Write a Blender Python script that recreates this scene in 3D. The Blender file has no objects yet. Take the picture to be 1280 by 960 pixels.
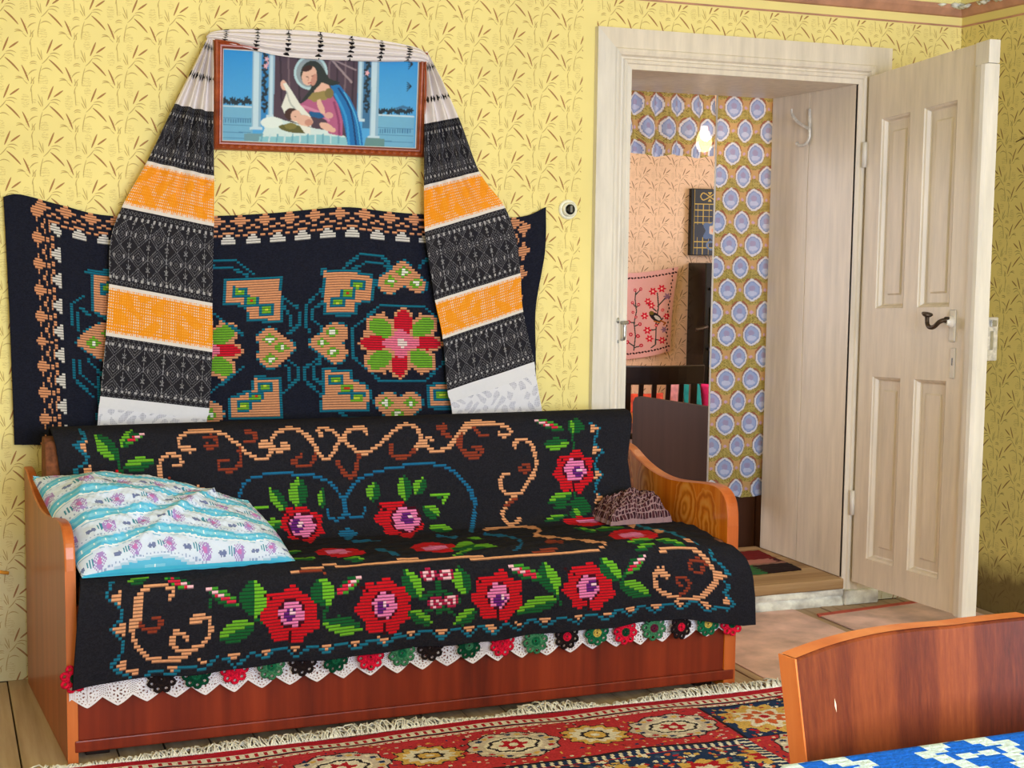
import bpy, bmesh, math, random
import numpy as np
from mathutils import Matrix, Vector
R = math.radians
random.seed(4); rng = np.random.default_rng(4)
SC = bpy.context.scene
COL = SC.collection

# ------------------------------------------------------------------ camera
# room axes: X along the sofa wall, Y towards it, Z up; camera stands at X=0, Y=0
VX = Vector((0.92852226, -0.02264688, 0.37058538))     # room X in (right, down, forward)
VY = Vector((-0.37105043, -0.09144662, 0.92409907))
VZ = Vector((0.01296082, -0.99555243, -0.09331336))
cam = bpy.data.cameras.new('camera'); camo = bpy.data.objects.new('camera', cam); COL.objects.link(camo)
cam.sensor_width = 36.0; cam.lens = 36.0 * 1800 / 1280; cam.clip_start = 0.02
camo.matrix_world = Matrix(((VX.x, -VX.y, -VX.z, 0.0),
                            (VY.x, -VY.y, -VY.z, 0.0),
                            (VZ.x, -VZ.y, -VZ.z, 1.3),
                            (0, 0, 0, 1)))
SC.camera = camo
# ------------------------------------------------------------------ light
vs = SC.view_settings
vs.view_transform = 'Standard'; vs.look = 'None'; vs.gamma = 1.0; vs.use_curve_mapping = False
vs.exposure = -0.02
w = bpy.data.worlds.new('sky'); SC.world = w; w.use_nodes = True
w.node_tree.nodes['Background'].inputs[0].default_value = (0.75, 0.87, 1.0, 1)
w.node_tree.nodes['Background'].inputs[1].default_value = 1.0

def area_light(name, loc, rot, sx, sy, watts, col=(1, 1, 1)):
    l = bpy.data.lights.new(name, 'AREA'); l.shape = 'RECTANGLE'; l.size = sx; l.size_y = sy
    l.energy = watts; l.color = col
    o = bpy.data.objects.new(name, l); COL.objects.link(o); o.location = loc; o.rotation_euler = rot
    return o
# daylight from the windows behind the camera; far-room and left-wall lamps are added fill
area_light('daylight_and_fill', (2.30, -1.32, 1.40), (R(90), 0, 0), 1.15, 1.3, 100, (0.80, 0.92, 1.14))
area_light('daylight_and_fill', (0.85, -1.32, 1.40), (R(90), 0, 0), 1.15, 1.3, 112, (0.80, 0.92, 1.14))
area_light('daylight_and_fill', (4.86, 6.0, 1.40), (R(90), 0, R(90)), 1.0, 1.2, 20, (0.92, 0.96, 1.10))  # added fill for the far room; its side wall has no window
area_light('daylight_and_fill', (1.62, 6.4, 1.35), (R(90), 0, R(-90)), 1.0, 1.2, 22, (0.90, 0.96, 1.10))  # second added fill, sharing the far room's brightness between both sides
area_light('daylight_and_fill', (-1.22, 1.2, 1.40), (R(90), 0, R(-90)), 1.15, 1.3, 15, (0.80, 0.92, 1.14))  # added weak fill brightening door leaf, lining and sofa arm; no window there

# ------------------------------------------------------------------ helpers
def lin(c):
    a = np.asarray(c, float) / 255.0
    return np.where(a <= 0.04045, a / 12.92, ((a + 0.055) / 1.055) ** 2.4)
def lin4(c): return tuple(float(v) for v in lin(c)) + (1.0,)
PIN = {}
def attach(o, parent):
    if parent is not None:
        o.parent = parent
        if parent.type == 'EMPTY':
            o.matrix_parent_inverse = Matrix.Translation(-parent.location)
def tag(o, label=None, cat=None, group=None, kind=None):
    if label: o['label'] = label
    if cat: o['category'] = cat
    if group: o['group'] = group
    if kind: o['kind'] = kind
    return o
def thing(name, loc, label, cat, group=None):
    e = bpy.data.objects.new(name, None); COL.objects.link(e); e.location = loc; e.empty_display_size = 0.05
    return tag(e, label, cat, group)
def mk(name, V, F, mat, parent=None, smooth=False):
    me = bpy.data.meshes.new(name); me.from_pydata([tuple(map(float, v)) for v in V], [], [tuple(f) for f in F]); me.update()
    if smooth: me.polygons.foreach_set('use_smooth', [True] * len(me.polygons))
    me.materials.append(mat)
    o = bpy.data.objects.new(name, me); COL.objects.link(o); attach(o, parent)
    return o
def from_bm(name, bm, mat, parent=None, smooth=False):
    me = bpy.data.meshes.new(name); bmesh.ops.recalc_face_normals(bm, faces=bm.faces); bm.to_mesh(me); bm.free()
    if smooth: me.polygons.foreach_set('use_smooth', [True] * len(me.polygons))
    me.materials.append(mat)
    o = bpy.data.objects.new(name, me); COL.objects.link(o); attach(o, parent)
    return o
def bm_box(bm, x0, x1, y0, y1, z0, z1, bev=0.0):
    r = bmesh.ops.create_cube(bm, size=1.0)
    for v in r['verts']:
        v.co = Vector((x0 + (v.co.x + .5) * (x1 - x0), y0 + (v.co.y + .5) * (y1 - y0), z0 + (v.co.z + .5) * (z1 - z0)))
    if bev > 0:
        es = list({e for v in r['verts'] for e in v.link_edges})
        bmesh.ops.bevel(bm, geom=es, offset=bev, segments=2, affect='EDGES', profile=0.6)
def box(name, x0, x1, y0, y1, z0, z1, mat, parent=None, bev=0.003):
    bm = bmesh.new(); bm_box(bm, x0, x1, y0, y1, z0, z1, bev)
    return from_bm(name, bm, mat, parent)
def prism(name, pts, axis, a0, a1, mat, parent=None, bev=0.0, smooth=False):
    """pts: outline in the two other axes (in x,y,z order); extruded along axis a0..a1"""
    def P(p, a): q = list(p); q.insert(axis, a); return Vector(q)
    bm = bmesh.new()
    A = [bm.verts.new(P(p, a0)) for p in pts]; B = [bm.verts.new(P(p, a1)) for p in pts]
    f1 = bm.faces.new(A); f2 = bm.faces.new(B[::-1])
    n = len(pts)
    for i in range(n): bm.faces.new((A[i], B[i], B[(i + 1) % n], A[(i + 1) % n]))
    if bev > 0:
        es = list(f1.edges) + list(f2.edges)
        bmesh.ops.bevel(bm, geom=es, offset=bev, segments=2, affect='EDGES', profile=0.6)
    return from_bm(name, bm, mat, parent, smooth)
def smoothpts(pts, n=8, closed=False):
    """Catmull-Rom through points of any dimension"""
    P = [np.array(p, float) for p in pts]; out = []
    m = len(P)
    for i in range(m if closed else m - 1):
        if closed: p0, p1, p2, p3 = P[i - 1], P[i], P[(i + 1) % m], P[(i + 2) % m]
        else: p0, p1, p2, p3 = P[max(i - 1, 0)], P[i], P[i + 1], P[min(i + 2, m - 1)]
        for k in range(n):
            t = k / n
            out.append(.5 * ((2 * p1) + (-p0 + p2) * t + (2 * p0 - 5 * p1 + 4 * p2 - p3) * t * t + (-p0 + 3 * p1 - 3 * p2 + p3) * t ** 3))
    if not closed: out.append(P[-1])
    return out
def tube_data(pts, rad, seg=8):
    pts = [Vector(p) for p in pts]; V = []; F = []
    n = len(pts); up = Vector((0.13, 0.21, 0.97))
    rr = rad if hasattr(rad, '__len__') else [rad] * n
    for i, p in enumerate(pts):
        t = (pts[min(i + 1, n - 1)] - pts[max(i - 1, 0)]).normalized()
        a = t.cross(up)
        if a.length < 1e-3: a = t.cross(Vector((1, 0, 0)))
        a.normalize(); b = t.cross(a); up = -t.cross(a) if False else up
        for k in range(seg):
            g = 2 * math.pi * k / seg
            V.append(p + (a * math.cos(g) + b * math.sin(g)) * rr[i])
    for i in range(n - 1):
        for k in range(seg):
            F.append((i * seg + k, i * seg + (k + 1) % seg, (i + 1) * seg + (k + 1) % seg, (i + 1) * seg + k))
    F.append(tuple(range(seg))[::-1]); F.append(tuple((n - 1) * seg + k for k in range(seg)))
    return V, F
def tube(name, pts, rad, mat, parent=None, seg=8):
    V, F = tube_data(pts, rad, seg); return mk(name, V, F, mat, parent, True)
def lathe(name, prof, c, d, mat, parent=None, seg=24):
    """prof (radius, height along d) from centre c"""
    d = Vector(d).normalized(); a = d.orthogonal().normalized(); b = d.cross(a); c = Vector(c)
    V = []; F = []
    for r, h in prof:
        for k in range(seg):
            g = 2 * math.pi * k / seg
            V.append(c + d * h + (a * math.cos(g) + b * math.sin(g)) * r)
    for i in range(len(prof) - 1):
        for k in range(seg):
            F.append((i * seg + k, i * seg + (k + 1) % seg, (i + 1) * seg + (k + 1) % seg, (i + 1) * seg + k))
    F.append(tuple(range(seg))[::-1]); F.append(tuple((len(prof) - 1) * seg + k for k in range(seg)))
    return mk(name, V, F, mat, parent, False)
def grid(name, P, C, mat, parent=None, mask=None, smooth=True, thick=0.0, tiny_depth=None):
    """cloth: P (h+1,w+1,3) points, C (h,w,3) linear colour of each woven cell, mask (h,w) keeps cells"""
    h, w_ = P.shape[0] - 1, P.shape[1] - 1
    idx = np.arange((h + 1) * (w_ + 1)).reshape(h + 1, w_ + 1)
    Q = np.stack([idx[:-1, :-1], idx[1:, :-1], idx[1:, 1:], idx[:-1, 1:]], -1).reshape(-1, 4)
    Cf = None if C is None else C.reshape(-1, 3)
    V = P.reshape(-1, 3)
    if mask is not None:
        k = mask.reshape(-1); Q = Q[k]; Cf = Cf[k] if Cf is not None else None
        used = np.zeros(len(V), bool); used[Q.reshape(-1)] = True
        re = np.cumsum(used) - 1; V = V[used]; Q = re[Q]
    me = bpy.data.meshes.new(name)
    me.vertices.add(len(V)); me.vertices.foreach_set('co', V.astype(np.float32).ravel())
    nf = len(Q)
    me.loops.add(nf * 4); me.loops.foreach_set('vertex_index', Q.astype(np.int32).ravel())
    me.polygons.add(nf); me.polygons.foreach_set('loop_start', (np.arange(nf) * 4).astype(np.int32))
    try: me.polygons.foreach_set('loop_total', np.full(nf, 4, np.int32))
    except Exception: pass
    me.update(calc_edges=True); me.validate()
    me.polygons.foreach_set('use_smooth', np.full(nf, smooth))
    if Cf is not None:
        at = me.attributes.new('dye', 'FLOAT_COLOR', 'FACE')
        at.data.foreach_set('color', np.concatenate([Cf, np.ones((nf, 1))], 1).astype(np.float32).ravel())
    me.materials.append(mat)
    o = bpy.data.objects.new(name, me); COL.objects.link(o); attach(o, parent)
    if thick:
        m = o.modifiers.new('thickness', 'SOLIDIFY'); m.thickness = thick; m.offset = 0
    return o

# ------------------------------------------------------------------ materials
class NT:
    def __init__(s, name):
        s.m = bpy.data.materials.new(name); s.m.use_nodes = True; s.t = s.m.node_tree; s.n = s.t.nodes
        s.b = s.n['Principled BSDF']; s.out = s.n['Material Output']
    def add(s, typ, **kw):
        n = s.n.new(typ)
        for k, v in kw.items(): setattr(n, k, v)
        return n
    def link(s, a, b): s.t.links.new(a, b)
    def val(s, sock, v):
        if hasattr(v, 'links') or isinstance(v, bpy.types.NodeSocket): s.link(v, sock)
        else: sock.default_value = v
    def math(s, op, a, b=None, c=None):
        n = s.add('ShaderNodeMath', operation=op); s.val(n.inputs[0], a)
        if b is not None: s.val(n.inputs[1], b)
        if c is not None: s.val(n.inputs[2], c)
        return n.outputs[0]
    def mix(s, f, a, b):
        n = s.add('ShaderNodeMix', data_type='RGBA'); s.val(n.inputs[0], f); s.val(n.inputs[6], a); s.val(n.inputs[7], b)
        return n.outputs[2]
    def pos(s):
        return s.add('ShaderNodeTexCoord').outputs['Object']
    def mapping(s, vec, scale=(1, 1, 1), loc=(0, 0, 0), rot=(0, 0, 0), typ='POINT'):
        n = s.add('ShaderNodeMapping', vector_type=typ); s.link(vec, n.inputs[0])
        n.inputs['Location'].default_value = loc; n.inputs['Rotation'].default_value = rot; n.inputs['Scale'].default_value = scale
        return n.outputs[0]
    def noise(s, vec, scale, detail=3, rough=.55):
        n = s.add('ShaderNodeTexNoise'); s.link(vec, n.inputs['Vector']); n.inputs['Scale'].default_value = scale
        n.inputs['Detail'].default_value = detail; n.inputs['Roughness'].default_value = rough
        return n.outputs['Fac']
    def ramp(s, f, stops):
        n = s.add('ShaderNodeValToRGB'); s.link(f, n.inputs[0]); e = n.color_ramp.elements
        while len(e) < len(stops): e.new(.5)
        for q, (p, c) in zip(e, stops): q.position = p; q.color = c
        return n.outputs[0]
    def bump(s, h, strength=.3, dist=.01):
        n = s.add('ShaderNodeBump'); n.inputs['Strength'].default_value = strength; n.inputs['Distance'].default_value = dist
        s.link(h, n.inputs['Height']); s.link(n.outputs[0], s.b.inputs['Normal'])
    def base(s, v): s.val(s.b.inputs['Base Color'], v)
    def rough(s, v, spec=.5): s.val(s.b.inputs['Roughness'], v); s.b.inputs['Specular IOR Level'].default_value = spec

def m_plain(name, c, rough=.6, var=.12, scale=20, metal=0.0, spec=.4, bump=0.0):
    t = NT(name); p = t.pos(); f = t.noise(p, scale, 4)
    c0 = np.array(c, float)
    t.base(t.ramp(f, [(.3, lin4(c0 * (1 - var))), (.7, lin4(np.minimum(c0 * (1 + var), 255)))]))
    t.rough(rough, spec); t.b.inputs['Metallic'].default_value = metal
    if bump: t.bump(t.noise(p, scale * 4, 3), bump, .004)
    return t.m
def m_wood(name, cols, axis='z', fine=60, rough=.35, spec=.5, bump=.05, coat=0.0):
    """streaky grain along one axis; cols = dark..light"""
    t = NT(name); p = t.pos()
    sc = {'x': (.05, 1, 1), 'y': (1, .05, 1), 'z': (1, 1, .05)}[axis]
    q = t.mapping(p, sc)
    f1 = t.noise(q, fine, 6, .6); f2 = t.noise(q, fine * .18, 3, .5)
    f = t.math('ADD', t.math('MULTIPLY', f1, .5), t.math('MULTIPLY', f2, .5))
    n = len(cols)
    t.base(t.ramp(f, [(.34 + .32 * i / max(n - 1, 1), lin4(c)) for i, c in enumerate(cols)]))
    t.rough(rough, spec); t.b.inputs['Coat Weight'].default_value = coat; t.b.inputs['Coat Roughness'].default_value = .12
    t.bump(f1, bump, .003)
    return t.m
def m_dye(name, rough=.9, weave=0.0, wscale=400, spec=.15, transl=0.0, sheen=0.0, dust=.08, sheer=0.0):
    """woven cloth: each cell's yarn colour comes from the mesh attribute written with the pattern"""
    t = NT(name); a = t.add('ShaderNodeAttribute', attribute_name='dye')
    p = t.pos(); f = t.noise(p, 90, 4)
    c = t.mix(t.math('MULTIPLY', f, dust), a.outputs['Color'], (0.02, 0.018, 0.02, 1))
    t.base(c); t.rough(rough, spec)
    if sheen: t.b.inputs['Sheen Weight'].default_value = sheen
    if weave: t.bump(t.noise(p, wscale, 2), weave, .003)
    if transl:
        tr = t.add('ShaderNodeBsdfTranslucent'); t.link(c, tr.inputs[0])
        mx = t.add('ShaderNodeMixShader'); mx.inputs[0].default_value = transl
        t.link(t.b.outputs[0], mx.inputs[1]); t.link(tr.outputs[0], mx.inputs[2]); t.link(mx.outputs[0], t.out.inputs[0])
        if sheer:
            tp_ = t.add('ShaderNodeBsdfTransparent'); t.link(t.mix(.5, c, (1, 1, 1, 1)), tp_.inputs[0]); m2 = t.add('ShaderNodeMixShader'); m2.inputs[0].default_value = sheer
            t.link(mx.outputs[0], m2.inputs[1]); t.link(tp_.outputs[0], m2.inputs[2]); t.link(m2.outputs[0], t.out.inputs[0])
    return t.m

# wallpaper: reed and cattail print, every stroke a bent ellipse in a repeating tile
TILE_W, TILE_H = .121, .133
def reed(x0, y0, x1, y1, wd, arch=0.0):
    """stroke in enlarged image pixels, a 357 x 390 tile (y down) -> centre, angle, half length, half width, bend in tile widths"""
    k = 1 / 357.; a = ((x0 - 60) * k, -(y0 - 370) * k); b = ((x1 - 60) * k, -(y1 - 370) * k)
    if b[0] < a[0]: a, b = b, a
    dx, dy = b[0] - a[0], b[1] - a[1]; L = math.hypot(dx, dy); nx_, ny_ = -dy / L, dx / L; h = arch * k
    return ((a[0] + b[0]) / 2 + nx_ * h, (a[1] + b[1]) / 2 + ny_ * h, math.degrees(math.atan2(dy, dx)), L / 2, wd * k / 2, -h / (L / 2))
REED_DARK = [reed(192, 378, 143, 500, 15), reed(272, 412, 193, 472, 15), reed(158, 548, 274, 664, 15, 5), reed(292, 605, 348, 740, 14, 3)]
REED_LEAF = [reed(64, 452, 102, 555, 8), reed(62, 510, 92, 560, 7), reed(165, 505, 252, 508, 9, 14), reed(160, 522, 236, 540, 8, 14), reed(100, 590, 165, 515, 8, -4), reed(72, 758, 100, 600, 8, 6), reed(92, 645, 186, 645, 9, 22), reed(100, 640, 165, 632, 7, 12),
             reed(238, 728, 312, 726, 9, 12), reed(242, 708, 304, 722, 8, 10), reed(302, 728, 366, 790, 6), reed(365, 800, 388, 722, 9, -8), reed(364, 780, 402, 700, 8, 8), reed(346, 690, 408, 640, 9, 10), reed(362, 672, 417, 640, 8, 8), reed(374, 758, 370, 700, 6), reed(376, 540, 368, 400, 7),
             reed(357, 590, 417, 578, 9, 12), reed(360, 600, 417, 596, 7, 10), reed(362, 440, 380, 372, 7, 4), reed(95, 470, 104, 560, 6)]
GHOST = [(318, 512, 34, 62), (108, 728, 42, 50), (118, 412, 30, 34), (388, 512, 22, 20), (330, 690, 14, 40)]
def strokes_group():
    g = bpy.data.node_groups.new('reed_print', 'ShaderNodeTree')
    g.interface.new_socket('P', in_out='INPUT', socket_type='NodeSocketVector')
    g.interface.new_socket('Dark', in_out='OUTPUT', socket_type='NodeSocketFloat')
    g.interface.new_socket('Leaf', in_out='OUTPUT', socket_type='NodeSocketFloat')
    g.interface.new_socket('Ghost', in_out='OUTPUT', socket_type='NodeSocketFloat')
    gi = g.nodes.new('NodeGroupInput'); go = g.nodes.new('NodeGroupOutput')
    def M(op, a, b=None, c=None):
        n = g.nodes.new('ShaderNodeMath'); n.operation = op
        for i, v in enumerate((a, b, c)):
            if v is None: continue
            if isinstance(v, (int, float)): n.inputs[i].default_value = v
            else: g.links.new(v, n.inputs[i])
        return n.outputs[0]
    for k, (lst, sock) in enumerate(((REED_DARK, 'Dark'), (REED_LEAF, 'Leaf'))):
        d = None
        for (x, y, ang, hl, hw, bend) in lst:
            mp = g.nodes.new('ShaderNodeMapping'); mp.vector_type = 'TEXTURE'
            mp.inputs['Location'].default_value = (x, y, 0); mp.inputs['Rotation'].default_value = (0, 0, R(ang)); mp.inputs['Scale'].default_value = (hl, hw, 1)
            g.links.new(gi.outputs[0], mp.inputs[0])
            sp = g.nodes.new('ShaderNodeSeparateXYZ'); g.links.new(mp.outputs[0], sp.inputs[0])
            x2 = M('MULTIPLY', sp.outputs[0], sp.outputs[0])
            yb = M('MULTIPLY_ADD', x2, -bend * hl / hw, sp.outputs[1])
            e = M('MULTIPLY_ADD', yb, yb, x2)
            d = e if d is None else M('MINIMUM', d, e)
        g.links.new(d, go.inputs[k])
    d = None
    for (x, y, rx, ry) in GHOST:
        mp = g.nodes.new('ShaderNodeMapping'); mp.vector_type = 'TEXTURE'
        mp.inputs['Location'].default_value = ((x - 60) / 357., -(y - 370) / 357., 0); mp.inputs['Scale'].default_value = (rx / 357., ry / 357., 1)
        g.links.new(gi.outputs[0], mp.inputs[0])
        sp = g.nodes.new('ShaderNodeSeparateXYZ'); g.links.new(mp.outputs[0], sp.inputs[0])
        e = M('MULTIPLY_ADD', sp.outputs[0], sp.outputs[0], M('MULTIPLY', sp.outputs[1], sp.outputs[1])); d = e if d is None else M('MINIMUM', d, e)
    g.links.new(d, go.inputs[2])
    return g
REEDS = strokes_group()
def m_wallpaper(name, horiz, paper, dark, leaf, tile=TILE_W, off=(.288, 1.757), fade=0.0, plain=None, dirt=0.0, top=None, strength=.85, rough=.75):
    """horiz 'x' or 'y': the wall's own horizontal axis. plain: list of (h0,h1) strips left unprinted."""
    t = NT(name); p = t.pos(); sp = t.add('ShaderNodeSeparateXYZ'); t.link(p, sp.inputs[0])
    h = sp.outputs[0 if horiz == 'x' else 1]; z = sp.outputs[2]
    cb = t.add('ShaderNodeCombineXYZ')
    hs = t.math('DIVIDE', t.math('SUBTRACT', h, off[0]), tile); zs = t.math('DIVIDE', t.math('SUBTRACT', z, off[1]), tile)
    hm = TILE_H / TILE_W
    a = t.math('MODULO', t.math('ADD', hs, 200), 1.0); b = t.math('SUBTRACT', t.math('MODULO', t.math('ADD', zs, 200 * hm), hm), hm)
    t.link(a, cb.inputs[0]); t.link(b, cb.inputs[1])
    gn = t.add('ShaderNodeGroup'); gn.node_tree = REEDS; t.link(cb.outputs[0], gn.inputs[0]); res = gn.outputs
    f = t.noise(p, 3.0, 3)
    pc = np.array(paper, float)
    col = t.ramp(f, [(.3, lin4(pc * .97)), (.7, lin4(np.minimum(pc * 1.02, 255)))])
    if fade:
        n3 = t.noise(p, 2.2, 4, .6); fm = t.add('ShaderNodeClamp'); t.link(t.math('MULTIPLY', t.math('SUBTRACT', t.math('ADD', t.math('MULTIPLY', n3, .9), .35), z), 2.2), fm.inputs[0])
        col = t.mix(t.math('MULTIPLY', fm.outputs[0], fade), col, lin4((214, 208, 182)))
    # pale hatched ghost reeds behind the print
    hatch = t.math('SINE', t.math('ADD', t.math('MULTIPLY', z, 900), t.math('MULTIPLY', t.noise(p, 110, 2), 14)))
    gm = t.math('MULTIPLY', t.math('LESS_THAN', res['Ghost'], 1.0), t.math('GREATER_THAN', hatch, .2))
    keep = None
    if plain:
        for (h0, h1) in plain:
            inside = t.math('MULTIPLY', t.math('GREATER_THAN', h, h0), t.math('LESS_THAN', h, h1))
            k = t.math('SUBTRACT', 1.0, inside); keep = k if keep is None else t.math('MULTIPLY', keep, k)
    if top:
        k = t.math('LESS_THAN', z, top); keep = k if keep is None else t.math('MULTIPLY', keep, k)
    def kp(m): return m if keep is None else t.math('MULTIPLY', m, keep)
    col = t.mix(kp(t.math('MULTIPLY', gm, .24)), col, lin4(leaf))
    lm = t.math('LESS_THAN', res['Leaf'], 1.0); dm = t.math('LESS_THAN', res['Dark'], 1.0)
    col = t.mix(kp(t.math('MULTIPLY', lm, strength * .8)), col, lin4(leaf))
    col = t.mix(kp(t.math('MULTIPLY', dm, strength)), col, lin4(dark))
    if dirt:
        n2 = t.noise(p, 5, 5, .65)
        low = t.math('SUBTRACT', t.math('ADD', .10, t.math('MULTIPLY', n2, .26)), z)
        dmask = t.add('ShaderNodeClamp'); t.link(t.math('MULTIPLY', low, 9.0), dmask.inputs[0])
        col = t.mix(t.math('MULTIPLY', dmask.outputs[0], dirt), col, lin4((104, 84, 50)))
    t.base(col); t.rough(rough, .25); t.bump(t.noise(p, 160, 3), .08, .002)
    return t.m

M_ = {}
M_['paper_back'] = m_wallpaper('yellow_wallpaper', 'x', (242, 224, 146), (146, 80, 38), (162, 124, 62), fade=.75, plain=[(2.02, 2.07)], top=2.135, dirt=.25)
M_['paper_right'] = m_wallpaper('olive_yellow_wallpaper', 'y', (228, 210, 130), (112, 70, 34), (116, 96, 50), dirt=.9, top=2.135)
M_['paper_plain'] = m_plain('plain_yellow_paper', (242, 224, 140), .8, .04, 4)
M_['paper_pink'] = m_wallpaper('pink_wallpaper', 'x', (240, 206, 178), (116, 74, 48), (146, 104, 72))
M_['paper_pink_y'] = m_wallpaper('pink_wallpaper_side', 'y', (240, 206, 178), (116, 74, 48), (146, 104, 72))
def m_paint(name, c, wear=(120, 96, 76), amt=.55):
    t = NT(name); p = t.pos()
    q = t.mapping(p, (1, 1, .12)); f = t.noise(q, 30, 5, .6); c0 = np.array(c, float)
    col = t.ramp(f, [(.3, lin4(c0 * .93)), (.7, lin4(np.minimum(c0 * 1.03, 255)))])
    s = t.noise(p, 42, 6, .75); s2 = t.noise(p, 7, 3)
    chips = t.math('GREATER_THAN', t.math('ADD', s, t.math('MULTIPLY', s2, .25)), .86)
    col = t.mix(t.math('MULTIPLY', chips, amt), col, lin4(wear))
    t.base(col); t.rough(.38, .45); t.bump(t.math('ADD', f, t.math('MULTIPLY', chips, -.4)), .12, .003)
    return t.m
M_['paint'] = m_paint('cream_oil_paint', (230, 217, 198))
M_['paint_white'] = m_paint('white_oil_paint', (228, 220, 208), (110, 92, 78), .8)
M_['plaster'] = m_plain('chipped_plaster', (222, 214, 200), .9, .2, 14, bump=.6)
M_['ceiling'] = m_plain('ceiling_distemper', (236, 222, 150), .9, .05, 3)
M_['cornice'] = m_plain('cornice_brown_paint', (184, 134, 108), .7, .12, 10)
M_['plank'] = m_wood('worn_floor_boards', [(148, 122, 96), (178, 152, 124), (200, 176, 148)], 'y', 30, .7, .25, .2)
M_['dusty'] = m_plain('dusty_subfloor', (96, 78, 58), .95, .2, 8)
M_['threshold'] = m_wood('threshold_wood', [(92, 66, 40), (160, 126, 86), (196, 164, 120)], 'x', 26, .7, .25, .3)
M_['runner'] = m_plain('faded_pink_runner', (222, 188, 180), .85, .14, 7, bump=.1)
M_['runner_red'] = m_plain('red_edge_tape', (196, 92, 76), .85, .1, 30)
M_['sofa_front'] = m_wood('sofa_red_veneer', [(86, 22, 8), (122, 38, 14), (146, 52, 22)], 'z', 26, .4, .35, .03, .05)
M_['sofa_side'] = m_wood('sofa_side_veneer', [(126, 54, 22), (158, 74, 34), (180, 94, 48)], 'z', 22, .3, .3, .03, .08)
M_['sofa_edge'] = m_wood('sofa_orange_edge', [(168, 78, 34), (200, 104, 50), (218, 130, 72)], 'z', 18, .35, .35, .03, .1)
M_['sofa_cloth'] = m_plain('sofa_brown_upholstery', (112, 66, 42), .95, .25, 60, bump=.4)
M_['chair_face'] = None
M_['white_metal'] = m_plain('pale_painted_metal', (206, 200, 190), .35, .12, 60, metal=.3, spec=.6)
M_['steel'] = m_plain('bare_steel', (176, 176, 176), .32, .1, 40, metal=.9)
M_['iron'] = m_plain('dark_iron', (74, 60, 48), .42, .2, 60, metal=.7)
M_['black'] = m_plain('black_gloss', (12, 12, 13), .22, .3, 20)
M_['dark_wood'] = m_wood('dark_chair_wood', [(22, 10, 8), (42, 22, 16)], 'z', 30, .3, .5, .03)
M_['brown_board'] = m_wood('dark_brown_veneer', [(52, 34, 28), (66, 44, 37), (76, 52, 44)], 'z', 16, .5, .35, .04)
M_['brown_plank'] = m_wood('reddish_brown_planks', [(70, 40, 28), (104, 64, 46)], 'z', 20, .6, .3, .1)
M_['frame'] = m_wood('carved_frame_wood', [(112, 42, 14), (156, 68, 28), (186, 92, 44)], 'x', 34, .35, .5, .35)
M_['glassy'] = None
M_['nickel'] = M_['white_metal']

# right sofa arm: burl figure with two oval eyes
def m_burl():
    t = NT('orange_burl_veneer'); p = t.pos(); sp = t.add('ShaderNodeSeparateXYZ'); t.link(p, sp.inputs[0])
    wob = t.noise(p, 9, 3)
    def eye(cy, cz, ry, rz):
        a = t.math('DIVIDE', t.math('SUBTRACT', sp.outputs[1], cy), ry); b = t.math('DIVIDE', t.math('SUBTRACT', sp.outputs[2], cz), rz)
        d = t.math('SQRT', t.math('ADD', t.math('MULTIPLY', a, a), t.math('MULTIPLY', b, b)))
        return t.math('ADD', d, t.math('MULTIPLY', wob, 1.1))
    d = t.math('MINIMUM', eye(3.93, .50, .060, .085), eye(3.79, .47, .055, .10))
    d = t.math('MINIMUM', d, eye(4.20, .50, .05, .12))
    rings = t.math('SINE', t.math('MULTIPLY', d, 15))
    inside = t.math('LESS_THAN', d, 1.75)
    col = t.ramp(t.noise(t.mapping(p, (1, 1, .06)), 34, 5), [(.3, lin4((214, 104, 18))), (.55, lin4((240, 136, 34))), (.75, lin4((250, 164, 62)))])
    ring = t.ramp(t.math('MULTIPLY_ADD', rings, .5, .5), [(0, lin4((190, 94, 24))), (.5, lin4((240, 148, 50))), (1, lin4((252, 180, 88)))])
    t.base(t.mix(t.math('MULTIPLY', inside, .62), col, ring)); t.rough(.2, .5); t.b.inputs['Coat Weight'].default_value = .4
    return t.m
M_['burl'] = m_burl()
def m_chair_face():
    """vertical veneer strips of reddish and orange timber (room X across)"""
    t = NT('striped_chair_veneer'); p = t.pos(); sp = t.add('ShaderNodeSeparateXYZ'); t.link(p, sp.inputs[0])
    q = t.mapping(p, (1, 1, .03)); f = t.noise(q, 150, 6, .75); b = t.noise(t.mapping(p, (1, 0, 0)), 17, 1)
    x = t.math('ADD', sp.outputs[0], t.math('MULTIPLY', f, .004))
    fac = t.ramp(t.math('MULTIPLY', t.math('SUBTRACT', x, .90), 2.5), [
        (.0, (.35,) * 3 + (1,)), (.16, (.5,) * 3 + (1,)), (.22, (.18,) * 3 + (1,)), (.28, (.75,) * 3 + (1,)), (.42, (.7,) * 3 + (1,)), (.46, (.2,) * 3 + (1,)),
        (.60, (.3,) * 3 + (1,)), (.635, (.8,) * 3 + (1,)), (.76, (.85,) * 3 + (1,)), (.785, (.2,) * 3 + (1,)), (.97, (.12,) * 3 + (1,))])
    f3 = t.math('ADD', t.math('MULTIPLY', fac, .45), t.math('MULTIPLY', f, .72))
    t.base(t.ramp(f3, [(.2, lin4((46, 14, 8))), (.45, lin4((88, 32, 15))), (.75, lin4((120, 54, 23))), (1, lin4((146, 74, 36)))]))
    t.rough(.45, .3)
    return t.m
M_['chair_face'] = m_chair_face()

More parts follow.
